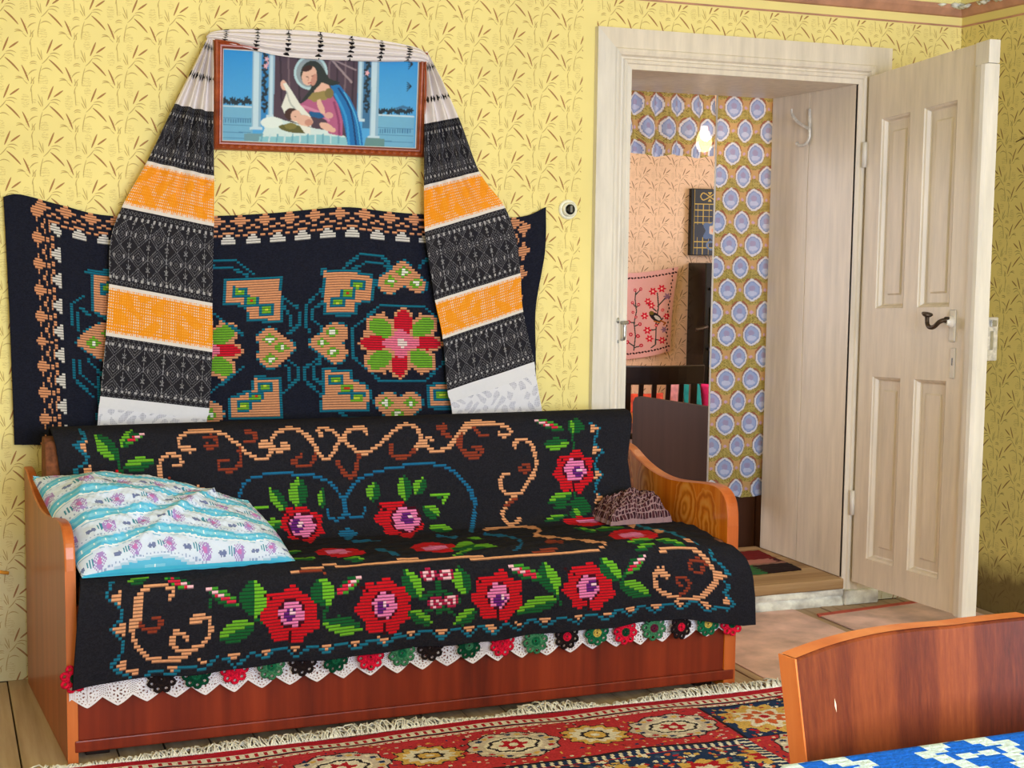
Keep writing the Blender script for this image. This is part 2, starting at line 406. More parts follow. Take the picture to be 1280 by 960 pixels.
# ------------------------------------------------------------------ drawing woven / printed patterns
# Traced patterns use image pixels; flat cloth points project to them through the camera.
def image_px(P):
    P = np.asarray(P, float); d = P - np.array([0, 0, 1.3])
    a = d[..., 0] * VX.x + d[..., 1] * VY.x + d[..., 2] * VZ.x
    b = d[..., 0] * VX.y + d[..., 1] * VY.y + d[..., 2] * VZ.y
    c = d[..., 0] * VX.z + d[..., 1] * VY.z + d[..., 2] * VZ.z
    return 640 + 1800 * a / c, 480 + 1800 * b / c
class Pat:
    def __init__(s, sx, sy, base):
        s.shape = sx.shape; s.x = sx.ravel(); s.y = sy.ravel(); s.c = np.tile(lin(base), (s.x.size, 1)); s.hit = np.zeros(s.x.size, bool)
        s.f = (0, 0, 1)
    def at(s, ox, oy, sc): s.f = (ox, oy, sc); return s
    def _p(s, pts):
        a = np.array(pts, float); return a / s.f[2] + np.array([s.f[0], s.f[1]])
    def _box(s, x0, x1, y0, y1): return np.nonzero((s.x >= x0) & (s.x <= x1) & (s.y >= y0) & (s.y <= y1))[0]
    def _set(s, i, col): s.c[i] = lin(col); s.hit[i] = True
    def poly(s, pts, col):
        a = s._p(pts); i = s._box(a[:, 0].min(), a[:, 0].max(), a[:, 1].min(), a[:, 1].max())
        if not len(i): return
        X = s.x[i]; Y = s.y[i]; ins = np.zeros(len(i), bool); n = len(a)
        for k in range(n):
            x1, y1 = a[k]; x2, y2 = a[(k + 1) % n]
            if y1 == y2: continue
            c = ((y1 > Y) != (y2 > Y)) & (X < (x2 - x1) * (Y - y1) / (y2 - y1) + x1)
            ins ^= c
        s._set(i[ins], col)
    def ell(s, cx, cy, rx, ry, col, rot=0, lobes=0, amp=0, ring=0):
        (cx, cy), = s._p([(cx, cy)]); rx /= s.f[2]; ry /= s.f[2]; m = max(rx, ry) * (1 + amp)
        i = s._box(cx - m, cx + m, cy - m, cy + m)
        if not len(i): return
        X = s.x[i] - cx; Y = s.y[i] - cy; g = math.radians(rot); c, q = math.cos(g), math.sin(g)
        u = (X * c + Y * q) / rx; v = (-X * q + Y * c) / ry; r = np.hypot(u, v)
        lim = 1 + (amp * np.cos(lobes * np.arctan2(v, u)) if lobes else 0)
        k = r < lim
        if ring: k &= r > ring
        s._set(i[k], col)
    def line(s, pts, wd, col, smooth=0):
        if smooth: pts = smoothpts(pts, smooth)
        a = s._p(pts); wd = wd / s.f[2] / 2
        for k in range(len(a) - 1):
            p, q = a[k], a[k + 1]
            i = s._box(min(p[0], q[0]) - wd, max(p[0], q[0]) + wd, min(p[1], q[1]) - wd, max(p[1], q[1]) + wd)
            if not len(i): continue
            d = q - p; L = max(d.dot(d), 1e-9)
            t = np.clip(((s.x[i] - p[0]) * d[0] + (s.y[i] - p[1]) * d[1]) / L, 0, 1)
            r = np.hypot(s.x[i] - p[0] - t * d[0], s.y[i] - p[1] - t * d[1])
            s._set(i[r < wd], col)
    def rect(s, x0, y0, x1, y1, col): s.poly([(x0, y0), (x1, y0), (x1, y1), (x0, y1)], col)
    def dia(s, cx, cy, rx, ry, col): s.poly([(cx - rx, cy), (cx, cy - ry), (cx + rx, cy), (cx, cy + ry)], col)
    def leaf(s, x0, y0, x1, y1, wd, light=(108, 176, 44), dark=(22, 92, 46), flip=False):
        p = np.array([x0, y0], float); q = np.array([x1, y1], float); d = q - p; n = np.array([-d[1], d[0]]) / max(np.hypot(*d), 1e-6) * wd / 2
        T = np.linspace(0, 1, 9); prof = np.sin(np.pi * T) ** .8
        up = [p + d * t + n * f for t, f in zip(T, prof)]; dn = [p + d * t - n * f for t, f in zip(T, prof)]; md = [p + d * t for t in T]
        s.poly(up + md[::-1], dark if not flip else light); s.poly(dn + md[::-1], light if not flip else dark)
    def rose(s, cx, cy, rx, ry, pink=None, pur=None):
        s.ell(cx, cy, rx, ry, (206, 20, 34), 20, 7, .09)
        s.line([(cx, cy + ry * .6), (cx, cy + ry)], rx * .09, (60, 8, 14)); s.line([(cx - rx * .6, cy - ry * .55), (cx - rx * .95, cy - ry * .8)], rx * .08, (60, 8, 14))
        px, py, prx, pry = pink or (cx, cy, rx * .44, ry * .48)
        s.ell(px, py, prx * 1.16, pry * 1.16, (70, 8, 26)); s.ell(px, py, prx, pry, (238, 128, 186), 10, 6, .1)
        qx, qy, qrx, qry = pur or (px, py, prx * .45, pry * .5)
        s.ell(qx, qy, qrx, qry, (104, 32, 124), 30); s.ell(qx + qrx * .5, qy - qry * .3, qrx * .45, qry * .45, (250, 206, 226))
    def bud(s, x0, y0, x1, y1, wd):
        s.leaf(x0, y0, x1, y1, wd, (66, 150, 46), (20, 92, 44))
        p = np.array([x0, y0], float); q = np.array([x1, y1], float)
        a = p + (q - p) * .25; b = p + (q - p) * .75
        s.line([a, b], wd * .42, (214, 40, 70)); s.line([p + (q - p) * .02, p + (q - p) * .45], wd * .25, (246, 190, 206))
    def out(s): return s.c.reshape(s.shape + (3,))
def stitched(pat, rows, base, gap=.72, row_len=3):
    """every third sub-row of a coloured stitch shows the dark ground between yarn rows"""
    h, w_ = pat.shape; c = pat.out().copy(); hit = pat.hit.reshape(h, w_)
    sub = (np.arange(h) % row_len == row_len - 1)[:, None] & hit
    c[sub] = c[sub] * (1 - gap) + lin(base) * gap
    c *= (1 + (rng.random((h, w_, 1)) - .5) * np.where(hit, .16, .55)[..., None])
    return c
def centers(P): return (P[:-1, :-1] + P[1:, :-1] + P[1:, 1:] + P[:-1, 1:]) / 4
def quant(a, n, axis):
    """sample the design once per stitch"""
    idx = np.arange(a.shape[axis]); idx = np.minimum((idx // n) * n + n // 2, a.shape[axis] - 1)
    return np.take(a, idx, axis)
def fnoise(x, y, seed=0):
    r = np.random.default_rng(seed); v = 0
    for k in range(6):
        f = 2 ** (k * .6); a, b, p = r.normal(), r.normal(), r.random() * 6.28
        v = v + np.sin((x * a + y * b) * f * 3 + p) / f
    return v / 2.2

# ================================================================== THE ROOM
WY = 4.44; OX0, OX1, OZ = 2.195, 3.105, 1.908; TH = .10; CEIL = 2.30; RX = 3.56
def struct(o, label=None): o['kind'] = 'structure'; return tag(o, label)
bm = bmesh.new()
bm_box(bm, -1.3, OX0 - .004, WY, 5.0, 0, CEIL); bm_box(bm, OX1 + .004, 5.0, WY, 5.0, 0, CEIL)
bm_box(bm, OX0 - .004, OX1 + .004, WY, 5.0, OZ + .004, CEIL)
wall_back = struct(from_bm('wall_back', bm, M_['paper_back']), 'yellow wall papered with a brown reed print behind the sofa')
wall_right = struct(box('wall_right', RX, RX + .3, -1.4, WY, 0, CEIL, M_['paper_right'], None, 0), 'olive yellow papered wall behind the open door')
struct(box('wall_left', -1.4, -1.25, -1.4, WY, 0, CEIL, M_['paper_right'], None, 0))
struct(box('wall_front', -1.4, RX + .3, -1.55, -1.4, 0, CEIL, M_['paper_back'], None, 0))
struct(box('ceiling', -1.4, RX + .3, -1.55, 5.0, CEIL, CEIL + .1, M_['ceiling'], None, 0))
# painted lines and cornice below the ceiling
t = struct(box('trim_1', -1.25, RX, WY - .004, WY, 2.139, 2.145, M_['cornice'], None, 0)); 
t = struct(box('trim_2', RX - .004, RX, -1.4, WY, 2.139, 2.145, M_['cornice'], None, 0))
def cove(name, pts, axis, a0, a1, mat): return struct(prism(name, pts, axis, a0, a1, mat))
cove('trim_3', [(WY, 2.175), (WY - .012, 2.178), (WY - .03, 2.20), (WY - .034, 2.215), (WY, 2.215)], 0, -1.25, RX, M_['cornice'])
cove('trim_4', [(RX, 2.175), (RX - .012, 2.178), (RX - .03, 2.20), (RX - .034, 2.215), (RX, 2.215)], 1, -1.4, WY, M_['cornice'])
cove('trim_5', [(WY, 2.215), (WY - .036, 2.215), (WY - .05, CEIL), (WY, CEIL)], 0, -1.25, RX, M_['ceiling'])
cove('trim_6', [(RX, 2.215), (RX - .036, 2.215), (RX - .05, CEIL), (RX, CEIL)], 1, -1.4, WY, M_['ceiling'])
# flaked plaster where the two cornices meet
V = []; F = []
r2 = random.Random(8)
for i in range(26):
    tt_ = r2.random()
    if i % 3: cx, cy, cz = RX - .033 - .012 * r2.random(), WY - .03 - .26 * tt_ ** 1.6, 2.200 + .016 * r2.random()
    else: cx, cy, cz = RX - .03 - .09 * tt_ ** 1.5, WY - .033 - .008 * r2.random(), 2.200 + .016 * r2.random()
    n0 = len(V); s_ = .006 + r2.random() * .010
    for (dx, dy, dz) in ((1.6, 0, .2), (-1.6, .2, 0), (0, 1.6, .2), (.2, -1.6, 0), (0, 0, .8), (0, .2, -.8)): V.append((cx + s_ * dx * r2.uniform(.6, 1.2), cy + s_ * dy * r2.uniform(.6, 1.2), cz + s_ * dz * r2.uniform(.6, 1.1)))
    for a_, b_ in ((0, 2), (2, 1), (1, 3), (3, 0)): F.append((n0 + a_, n0 + b_, n0 + 4)); F.append((n0 + b_, n0 + a_, n0 + 5))
mk('flaked_plaster', V, F, M_['plaster'], wall_right, True)
# cracks and a nail on the right wall
def crack(yz, r): 
    pts = smoothpts([(RX - .0005, y, z) for y, z in yz], 4); tube('crack', pts, [r * (.4 + .6 * math.sin(math.pi * (i + .5) / len(pts))) for i in range(len(pts))], M_['crack_line'], wall_right, 5)
M_['crack_line'] = m_plain('dark_crack_brown', (84, 58, 30), .95, .2, 30)  # plain dark brown for the hairline crack tubes
crack([(4.12, 1.70), (4.06, 1.715), (4.0, 1.71), (3.95, 1.74), (3.88, 1.75), (3.80, 1.79), (3.70, 1.80)], .004)
crack([(4.06, 1.93), (4.01, 1.945), (3.96, 1.965)], .003)
tube('nail', [(RX, 3.955, 1.955), (RX - .03, 3.955, 1.962)], [.004, .004], M_['steel'], wall_right, 8)
struct(box('window_1', 1.65, 2.95, -1.4, -1.36, .65, 2.05, M_['paint_white'], None, .004))
struct(box('window_2', .20, 1.50, -1.4, -1.36, .65, 2.05, M_['paint_white'], None, .004))

# ---- floor of separate boards
floor = struct(box('floor', -1.4, 5.0, -1.55, 7.1, -.2, -.022, M_['dusty'], None, 0), 'worn pale brown board floor')
pm = None; xx = -1.24; k = 0
while xx < RX - .02:
    wd = .118
    if pm is None:
        o = box('plank', 0, wd - .004, -1.4, WY, -.0215, 0, M_['plank'], floor, .002); pm = o.data
    else:
        o = bpy.data.objects.new('plank', pm); COL.objects.link(o); o.parent = floor
    o.location = (xx, 0, -.0012 * (k % 3)); xx += wd; k += 1
# far-room boards
xx = 1.5
while xx < 5.0:
    o = bpy.data.objects.new('plank', pm); COL.objects.link(o); o.parent = floor; o.location = (xx, 7.06 - WY + .02, -.0005); o.scale = (1, 1, 1)
    o.scale = (1, .31, 1); o.location = (xx, 7.08 - .31 * WY, -.0005); xx += .118

# ---- door casing, lining and threshold
PROF = [(0, 0), (0, .014), (.016, .014), (.020, .020), (.030, .022), (.034, .015), (.040, .015), (.046, .026), (.056, .030), (.064, .030), (.068, .026), (.132, .026), (.132, 0)]
def casing_piece(name, A, B, mat, parent):
    V = []; n = len(PROF)
    for fn in (A, B):
        for d, h in PROF: V.append(fn(d, h))
    F = [(i, i + 1, n + i + 1, n + i) for i in range(n - 1)]
    return mk(name, V, F, mat, parent)
casing = struct(casing_piece('trim_7', lambda d, h: (OX0 - d, WY - h, 0), lambda d, h: (OX0 - d, WY - h, OZ + d), M_['paint_white'], None), 'moulded cream door casing, upright beside the sofa')
casing_piece('casing_head', lambda d, h: (OX0 - d, WY - h, OZ + d), lambda d, h: (OX1 + d, WY - h, OZ + d), M_['paint'], casing)
casing_piece('casing_upright', lambda d, h: (OX1 + d, WY - h, OZ + d), lambda d, h: (OX1 + d, WY - h, .03), M_['paint'], casing)
box('plinth_block', OX1 + .0, OX1 + .15, WY - .04, WY, 0, .055, M_['plaster'], casing, .008)
for i in range(2):
    pass
# deep lining of the doorway
lining = struct(box('trim_8', OX1, OX1 + .02, WY - .012, 4.735, TH, OZ, M_['paint'], None, .002), 'wide white boards lining the deep doorway')
box('lining_board', OX1, OX1 + .02, 4.739, 5.0, TH, OZ, M_['paint'], lining, .002)
box('lining_board', OX0 - .02, OX0, WY - .012, 4.735, TH, OZ, M_['paint_white'], lining, .002)
box('lining_board', OX0 - .02, OX0, 4.739, 5.0, TH, OZ, M_['paint_white'], lining, .002)
box('soffit_board', OX0, OX1, WY - .012, 5.0, OZ - .001, OZ + .02, M_['paint'], lining, .002)
# worn threshold
thr = struct(box('trim_9', OX0, OX1, WY - .03, 5.03, TH - .04, TH, M_['threshold'], None, .006), 'worn wooden threshold board')
# chipped plaster riser under it
nx, nz = 60, 8
Pz = np.zeros((nz + 1, nx + 1, 3))
for j in range(nz + 1):
    for i in range(nx + 1):
        x = OX0 + (OX1 - OX0) * i / nx; z = (TH - .038) * j / nz - .002
        e = .010 * fnoise(np.array(x * 9.), np.array(z * 40.), 5) + (.012 if abs(z - .028) < .006 else 0)
        Pz[j, i] = (x, WY - .026 + e + random.uniform(-.002, .002), z)
grid('plaster_riser', Pz[::-1], None, M_['plaster'], thr)
box('riser_core', OX0, OX1, WY - .012, 5.0, 0, TH - .041, M_['plaster'], thr, 0)

# ---- latch keeper on the casing
t = thing('latch_keeper', (2.165, WY - .03, .99), 'small nickel latch keeper screwed to the casing beside the wall hanging', 'latch')
tube('bracket', smoothpts([(2.170, WY - .03, .998), (2.170, WY - .046, 1.002), (2.170, WY - .048, 1.02), (2.170, WY - .048, 1.038), (2.170, WY - .046, 1.052), (2.170, WY - .028, 1.056)], 4), .0055, M_['steel'], t)
lathe('screw', [(.011, 0), (.011, .003), (.006, .006), (.002, .006)], (2.165, WY - .014, 1.062), (0, -1, 0), M_['steel'], t, 12)
lathe('screw', [(.009, 0), (.009, .003), (.005, .006), (.002, .006)], (2.168, WY - .014, .990), (0, -1, 0), M_['steel'], t, 12)
tube('strike_pin', [(2.165, WY - .03, 1.055), (2.19, WY - .035, 1.056)], .006, M_['steel'], t)

# ---- open door leaf
HD = Vector((3.13, 4.40, .09)); DD = Vector((-.055, -.71, 0)).normalized(); DN = Vector((DD.y, -DD.x, 0))   # DN: out of the face we see
DL, DH = .712, 1.842
def TD(x, y, z): p = HD + DD * x + DN * (-y); return (p.x, p.y, HD.z + z + .055 * x)
door = bpy.data.objects.new('door_1', None); COL.objects.link(door); door.location = HD
struct(door, 'open cream door leaf with four sunk panels'); door.empty_display_size = .05
def dbox(name, x0, x1, y0, y1, z0, z1, mat, parent, bev=.0025):
    bm = bmesh.new(); bm_box(bm, x0, x1, y0, y1, z0, z1, bev)
    for v in bm.verts: v.co = Vector(TD(*v.co))
    return from_bm(name, bm, mat, parent)
cx = [(.095, .272), (.358, .543)]; rz = [(.10, .765), (1.01, 1.68)]
for a, b in ((0, .095), (.272, .358), (.543, .660)): dbox('stile', a, b, 0, .034, 0, DH, M_['paint'], door)
for (a, b) in cx:
    for z0, z1 in ((0, .10), (.765, 1.01), (1.68, DH)): dbox('rail', a - .001, b + .001, .0003, .0337, z0, z1, M_['paint'], door, 0)
for (a, b) in cx:
    for (c, d) in rz:
        rings = [(0, 0), (.002, .004), (.007, .008), (.012, .019), (.016, .021), (.046, .021), (.052, .016)]
        V = []; F = []
        for ins, dep in rings:
            V += [TD(a + ins, dep, c + ins), TD(b - ins, dep, c + ins), TD(b - ins, dep, d - ins), TD(a + ins, dep, d - ins)]
        for i in range(len(rings) - 1):
            for k in range(4): F.append((i * 4 + k, i * 4 + (k + 1) % 4, i * 4 + 4 + (k + 1) % 4, i * 4 + 4 + k))
        n = len(V); F.append((n - 4, n - 3, n - 2, n - 1))
        V += [TD(a, .03, c), TD(b, .03, c), TD(b, .03, d), TD(a, .03, d)]; F.append((n + 3, n + 2, n + 1, n))
        mk('panel', V, F, M_['paint'], door)
# astragal batten at the free edge: stepped profile, shorter than the leaf at the top
prof = [(.640, -.001), (.645, -.008), (.660, -.008), (.664, -.016), (.690, -.018), (.704, -.014), (.712, -.004), (.712, .034), (.66, .034)]
V = [TD(x, y, 0) for x, y in prof] + [TD(x, y, DH - .075) for x, y in prof]; n = len(prof)
F = [(i, (i + 1) % n, n + (i + 1) % n, n + i) for i in range(n)] + [tuple(range(n))[::-1], tuple(range(n, 2 * n))]
mk('astragal', V, F, M_['paint_white'], door)
dbox('top_cap', .640, .712, -.006, .034, DH - .073, DH, M_['paint_white'], door)
for zh in (.25, 1.52):
    bm = bmesh.new()
    V, F = tube_data([TD(-.004, -.006, zh), TD(-.004, -.006, zh + .09)], .009, 10); mk('hinge', V, F, M_['paint_white'], door, True)
# lever handle with plate
pl = dbox('handle_plate', .558, .588, -.007, 0, .895, 1.0, M_['paint_white'], door, .006)
ins = smoothpts([TD(.573, -.004, .965), TD(.570, -.030, .966), TD(.560, -.045, .960), TD(.540, -.050, .945), TD(.515, -.050, .943), TD(.500, -.050, .955), TD(.494, -.048, .982)], 5)
tube('lever', ins, [.011] * 6 + [.0075] * (len(ins) - 6), M_['iron'], door, 10)
lathe('lever_knob', [(.004, -.006), (.014, -.002), (.019, .004), (.018, .008), (.004, .010)], TD(.493, -.048, .982), (.0, -.25, 1), M_['iron'], door, 18)
lathe('handle_boss', [(.020, 0), (.020, .008), (.013, .016), (.010, .024)], TD(.573, -.006, .960), DN, M_['paint_white'], door, 18)
kp = dbox('keyhole_plate', .566, .592, -.004, 0, .775, .875, M_['paint_white'], door, .003)
dbox('keyhole', .577, .582, -.0046, -.003, .818, .842, M_['black'], kp, 0)
# rim lock on the far face, seen past the free edge
lk = dbox('rim_lock', .560, .700, .035, .080, .835, .975, M_['white_metal'], door, .004)
dbox('bolt_slot', .699, .7015, .050, .062, .87, .93, M_['steel'], lk, 0)
dbox('latch_bolt', .700, .712, .046, .066, .945, .965, M_['steel'], lk, .001)

# ---- coat hook on the doorway lining
t = thing('coat_hook', (OX1, 4.77, 1.70), 'painted double wire coat hook high on the doorway lining', 'hook')
tube('upper_prong', smoothpts([(OX1 - .004, 4.72, 1.765), (OX1 - .012, 4.73, 1.772), (OX1 - .030, 4.765, 1.795), (OX1 - .042, 4.79, 1.825), (OX1 - .044, 4.795, 1.848)], 5), [.0065] * 16 + [.005] * 5, M_['white_metal'], t, 10)
tube('backplate', smoothpts([(OX1 - .002, 4.735, 1.845), (OX1 - .005, 4.728, 1.80), (OX1 - .008, 4.722, 1.765), (OX1 - .008, 4.722, 1.735), (OX1 - .016, 4.735, 1.712), (OX1 - .030, 4.755, 1.708), (OX1 - .036, 4.765, 1.720)], 5), .0065, M_['white_metal'], t, 10)

# ---- things on the floor by the door
o = box('floor_runner', 2.33, 2.885, 3.2, 4.405, .0005, .004, M_['runner'], None, .001)
tag(o, 'faded pinkish floor runner lying beside the sofa end', 'runner')
t = thing('door_mat', (3.2, 4.0, 0), 'worn pink mat with a red bound edge under the open door', 'mat')
prism('mat_body', [(2.94, 3.3), (3.50, 3.3), (3.50, 4.36), (2.925, 4.30)], 2, .0005, .0045, M_['runner'], t)
prism('bound_edge', [(2.915, 4.285), (2.925, 4.312), (3.50, 4.372), (3.50, 4.345), (2.95, 4.287)], 2, .001, .006, M_['runner_red'], t)
# hand-woven scrap rug on the threshold
nu, nv = 72, 70
U, Vv = np.meshgrid(np.linspace(0, 1, nu + 1), np.linspace(0, 1, nv + 1))
P = np.stack([2.62 + .43 * U - .02 * Vv, 4.92 - .37 * Vv + .03 * U * Vv, TH + .004 + .002 * fnoise(U * 6, Vv * 6, 2)], -1)
Cc = np.zeros((nv, nu, 3)); uu = (np.arange(nu) + .5) / nu; vv = (np.arange(nv) + .5) / nv
for j in range(nv):
    for i in range(nu):
        u_, v_ = uu[i] + .02 * math.sin(j * 1.7), vv[j]
        if v_ < .42: c = (112, 26, 24) if u_ > .35 else (60, 40, 34)
        elif v_ < .62: c = (176, 116, 102) if u_ < .93 else (70, 24, 26)
        elif u_ < .62: c = (54, 104, 58) if (v_ + .4 * u_) > .9 else (170, 128, 98)
        else: c = (42, 26, 24) if v_ > .68 else (150, 108, 90)
        Cc[j, i] = lin(c)
M_['rag'] = m_dye('rag_weave', .95, .8, 120)
o = grid('threshold_rug', P, Cc, M_['rag'], None, None, True, .006)
tag(o, 'small red, green and black woven rug on the threshold', 'rug')

# ---- rotary light switch
t = thing('light_switch', (1.972, WY, 1.434), 'round white light switch with a black rotary knob on the wallpaper', 'switch')
lathe('base', [(.033, 0), (.033, .007), (.030, .011), (.027, .011), (.026, .008), (.024, .008), (.0235, .020), (.020, .025), (.017, .023)], (1.972, WY, 1.434), (0, -1, 0), m_plain('ivory_bakelite', (240, 236, 216), .3, .05, 30), t)
kb = lathe('knob', [(.017, .018), (.017, .025), (.013, .028), (.011, .027)], (1.972, WY, 1.434), (0, -1, 0), M_['black'], t)
box('pointer', 1.969, 1.976, WY - .034, WY - .026, 1.424, 1.446, m_plain('grey_bakelite', (120, 118, 110), .4, .1, 30), kb, .001)
o = tube('cable_stub', smoothpts([(.10, WY - .004, .334), (.14, WY - .012, .336), (.170, WY - .012, .331), (.182, WY - .008, .328)], 4), .005, m_plain('orange_sheath', (222, 150, 44), .5, .08, 40))
tag(o, 'short orange cable sticking from the papered wall left of the sofa', 'cable')

# ================================================================== THE ROOM BEYOND THE DOOR
struct(box('wall_far', 1.5, 5.0, 7.06, 7.2, 0, CEIL, M_['paper_pink'], None, 0), 'pink papered wall of the room beyond the doorway')
struct(box('wall_far_right', 4.9, 5.0, 5.0, 7.06, 0, CEIL, M_['paper_pink_y'], None, 0))
struct(box('wall_far_left', 1.45, 1.56, 5.0, 7.06, 0, CEIL, M_['paper_pink_y'], None, 0))
struct(box('ceiling_far', 1.45, 5.0, 5.0, 7.2, CEIL, CEIL + .1, M_['ceiling'], None, 0))
# curtain cloth printed with blue ogee medallions
def medallion(a, b):
    """a across, b down in metres of cloth -> linear colours"""
    px, py = .1115, .090
    row = np.floor(b / py); aa = a / px + .5 * (row % 2); cx_ = (aa - np.floor(aa) - .5) * px; cy_ = (b / py - row - .5) * py
    k = np.abs(cx_) / (px / 2)
    c = np.zeros(a.shape + (3,)); c[:] = lin((206, 166, 110))
    ol = (cy_ > .004 + .030 * (1 - k)) | (cy_ < -.040 + .012 * k)
    c[ol] = lin((168, 152, 80))
    sp_ = (np.sin(a * 700) * np.sin(b * 820) > .2) & ol; c[sp_] = lin((204, 186, 104)); sp_ = (np.sin(a * 560 + 1) * np.sin(b * 640) > .55) & ol; c[sp_] = lin((120, 108, 48))
    arc = (np.hypot(cx_ / .043, (cy_ + .003) / .047) < 1.0) & (cy_ < -.012); c[arc] = lin((164, 100, 78))
    sh = np.hypot(cx_ / .0385, (cy_ - .001) / (.0400 + .006 * np.exp(-(cx_ / .010) ** 2)))
    c[sh < 1.06] = lin((150, 134, 110)); c[sh < 1] = lin((226, 226, 234)); c[sh < .80] = lin((136, 156, 204)); c[sh < .70] = lin((160, 178, 220))
    s2 = np.hypot(cx_ / .012, (cy_ + .006) / .012); c[(s2 < 1)] = lin((166, 160, 198))
    s3 = np.hypot(cx_ / .018, (cy_ - .014) / .010); c[(s3 < 1)] = lin((196, 206, 236))
    dia_ = (np.abs(np.abs(cx_) - px / 2) + np.abs(cy_)) < .008; c[dia_] = lin((206, 170, 196))
    return c
M_['curtain'] = m_dye('printed_curtain_cotton', .65, .15, 300, .2, .30, 0, .08, .10)
M_['hem'] = m_plain('white_selvedge', (214, 208, 200), .8, .05, 40)
def curtain(name, x0, x1, y, z0f, z1, folds, amp, label, ph=0, full=1.0, cell=.0035):
    nu = int((x1 - x0) / cell * 1.0); nv = int((z1 - .28) / cell) if False else int((z1 - z0f(.5)) / cell)
    U, Vv = np.meshgrid(np.linspace(0, 1, nu + 1), np.linspace(0, 1, nv + 1))
    Z = z1 + (np.vectorize(z0f)(U) - z1) * Vv
    gather = .4 + .6 * Vv
    Y = y + amp * np.sin(U * folds * 6.283 + ph + .6 * np.sin(U * 9 + ph)) * gather + .3 * amp * np.sin(U * folds * 14 + 1)
    X = x0 + (x1 - x0) * U + .004 * np.sin(Vv * 7 + U * 4)
    P = np.stack([X, Y, Z], -1)
    arc = U * (x1 - x0) * full
    a = arc[:-1, :-1]; b = (z1 - Z)[:-1, :-1]
    o = grid(name, P, medallion(a + .040, b + .020), M_['curtain'], None)
    tag(o, label, 'curtain', 'medallion print curtains of the inner doorway'); return o
cu = curtain('door_curtain', 2.872, 3.135, 5.035, lambda u: .345 - .055 * min(1, u * 1.6) + .02 * u, 1.985, 2.0, .006, 'long straight curtain with blue medallions hanging beside the doorway lining')
tube('selvedge', [(2.872, 5.034, 1.985), (2.872, 5.034, .345)], .0035, M_['hem'], cu, 6)
va = curtain('valance_curtain', 2.30, 2.880, 5.065, lambda u: 1.672 + .006 * math.sin(u * 20), 1.985, 5.5, .020, 'short gathered valance with blue medallions across the doorway top', .7, 1.25)
t = thing('curtain_rail', (2.7, 5.05, 1.985), 'thin metal rail carrying the medallion curtains', 'rail')
tube('rod', [(2.25, 5.05, 1.985), (3.22, 5.05, 1.985)], .006, M_['steel'], t)
for x in (2.27, 3.2): tube('bracket', [(x, 5.0, 1.985), (x, 5.05, 1.985)], .005, M_['steel'], t)
# bulb hanging behind the valance
BX, BY, BZ = 2.905, 5.19, 1.805
t = thing('pendant_bulb', (BX, BY, CEIL), 'bare glowing bulb shining through the valance', 'bulb')
tube('flex', [(BX, BY, CEIL), (BX, BY, BZ + .04)], .004, M_['black'], t)
lathe('socket', [(.012, 0), (.018, .005), (.018, .045), (.012, .05)], (BX, BY, BZ), (0, 0, 1), M_['black'], t, 16)
tb = NT('lit_bulb_glass'); tb.b.inputs['Emission Color'].default_value = (1, .74, .46, 1); tb.b.inputs['Emission Strength'].default_value = 20
tb.base((1, .9, .75, 1))
lathe('bulb', [(.004, -.105), (.020, -.10), (.030, -.085), (.033, -.065), (.028, -.04), (.016, -.015), (.013, 0)], (BX, BY, BZ), (0, 0, 1), tb.m, t, 20)

# pink embroidered cloth on the far wall
nu, nv = 210, 220
U, Vv = np.meshgrid(np.linspace(0, 1, nu + 1), np.linspace(0, 1, nv + 1))
top = 1.185 + .03 * U ** 2 - .012 * np.sin(U * 3.14); bot = .712 + .04 * U ** 2 - .012 * np.sin(U * 3.14)
X = 3.30 + .50 * U - .035 * Vv * U - .012 * np.sin(Vv * 3.14) * U; Z = top + (bot - top) * Vv
P = np.stack([X, 7.045 + .006 * np.sin(U * 11 + Vv * 2), Z], -1)
sx, sy = image_px(centers(np.stack([X, np.full_like(X, 7.0), Z], -1)))
p = Pat(sx, sy, (236, 178, 176)).at(760, 300, 4.8)
bord = (52, 20, 26)
for i in range(26):
    u_ = (i + .5) / 26
    for v_, du in ((.06, 0), (.94, 0)):
        ix = int(u_ * nu); iy = int(v_ * nv); qx, qy = sx[iy, ix], sy[iy, ix]; p.f = (0, 0, 1); p.ell(qx, qy, 1.7, 1.0, bord, 20 if i % 2 else -20)
for i in range(24):
    v_ = (i + .5) / 24; ix = int(.945 * nu); iy = int(v_ * nv); p.ell(sx[iy, ix] + (.5 if i % 2 else -.5), sy[iy, ix], .9, 1.5, bord)
p.at(760, 300, 4.8)
gr = (58, 66, 62); rd = (206, 24, 60); dr = (150, 30, 44)
for q in ([(190, 300), (185, 360), (195, 430), (180, 500), (190, 580), (180, 665)], [(185, 400), (165, 375)], [(190, 410), (210, 392)], [(185, 500), (145, 495)], [(185, 520), (215, 508)], [(188, 330), (220, 298)], [(180, 640), (140, 615)], [(180, 650), (225, 638)],
          [(320, 320), (325, 400), (310, 500), (305, 630), (280, 650)], [(320, 400), (365, 350)], [(310, 520), (350, 470)], [(305, 600), (345, 605)], [(312, 430), (265, 385)], [(305, 540), (260, 545)]):
    p.line(q, 7, gr)
for (x, y, r) in ((183, 302, 10), (220, 296, 10), (168, 378, 10), (208, 390, 10), (172, 436, 9), (192, 465, 9), (145, 495, 12), (217, 508, 11), (160, 570, 12), (205, 580, 12), (138, 616, 12), (224, 636, 11), (120, 455, 14), (125, 375, 8), (118, 550, 8)):
    p.ell(x, y, r, r, rd); p.ell(x, y, r * .4, r * .4, (236, 178, 176))
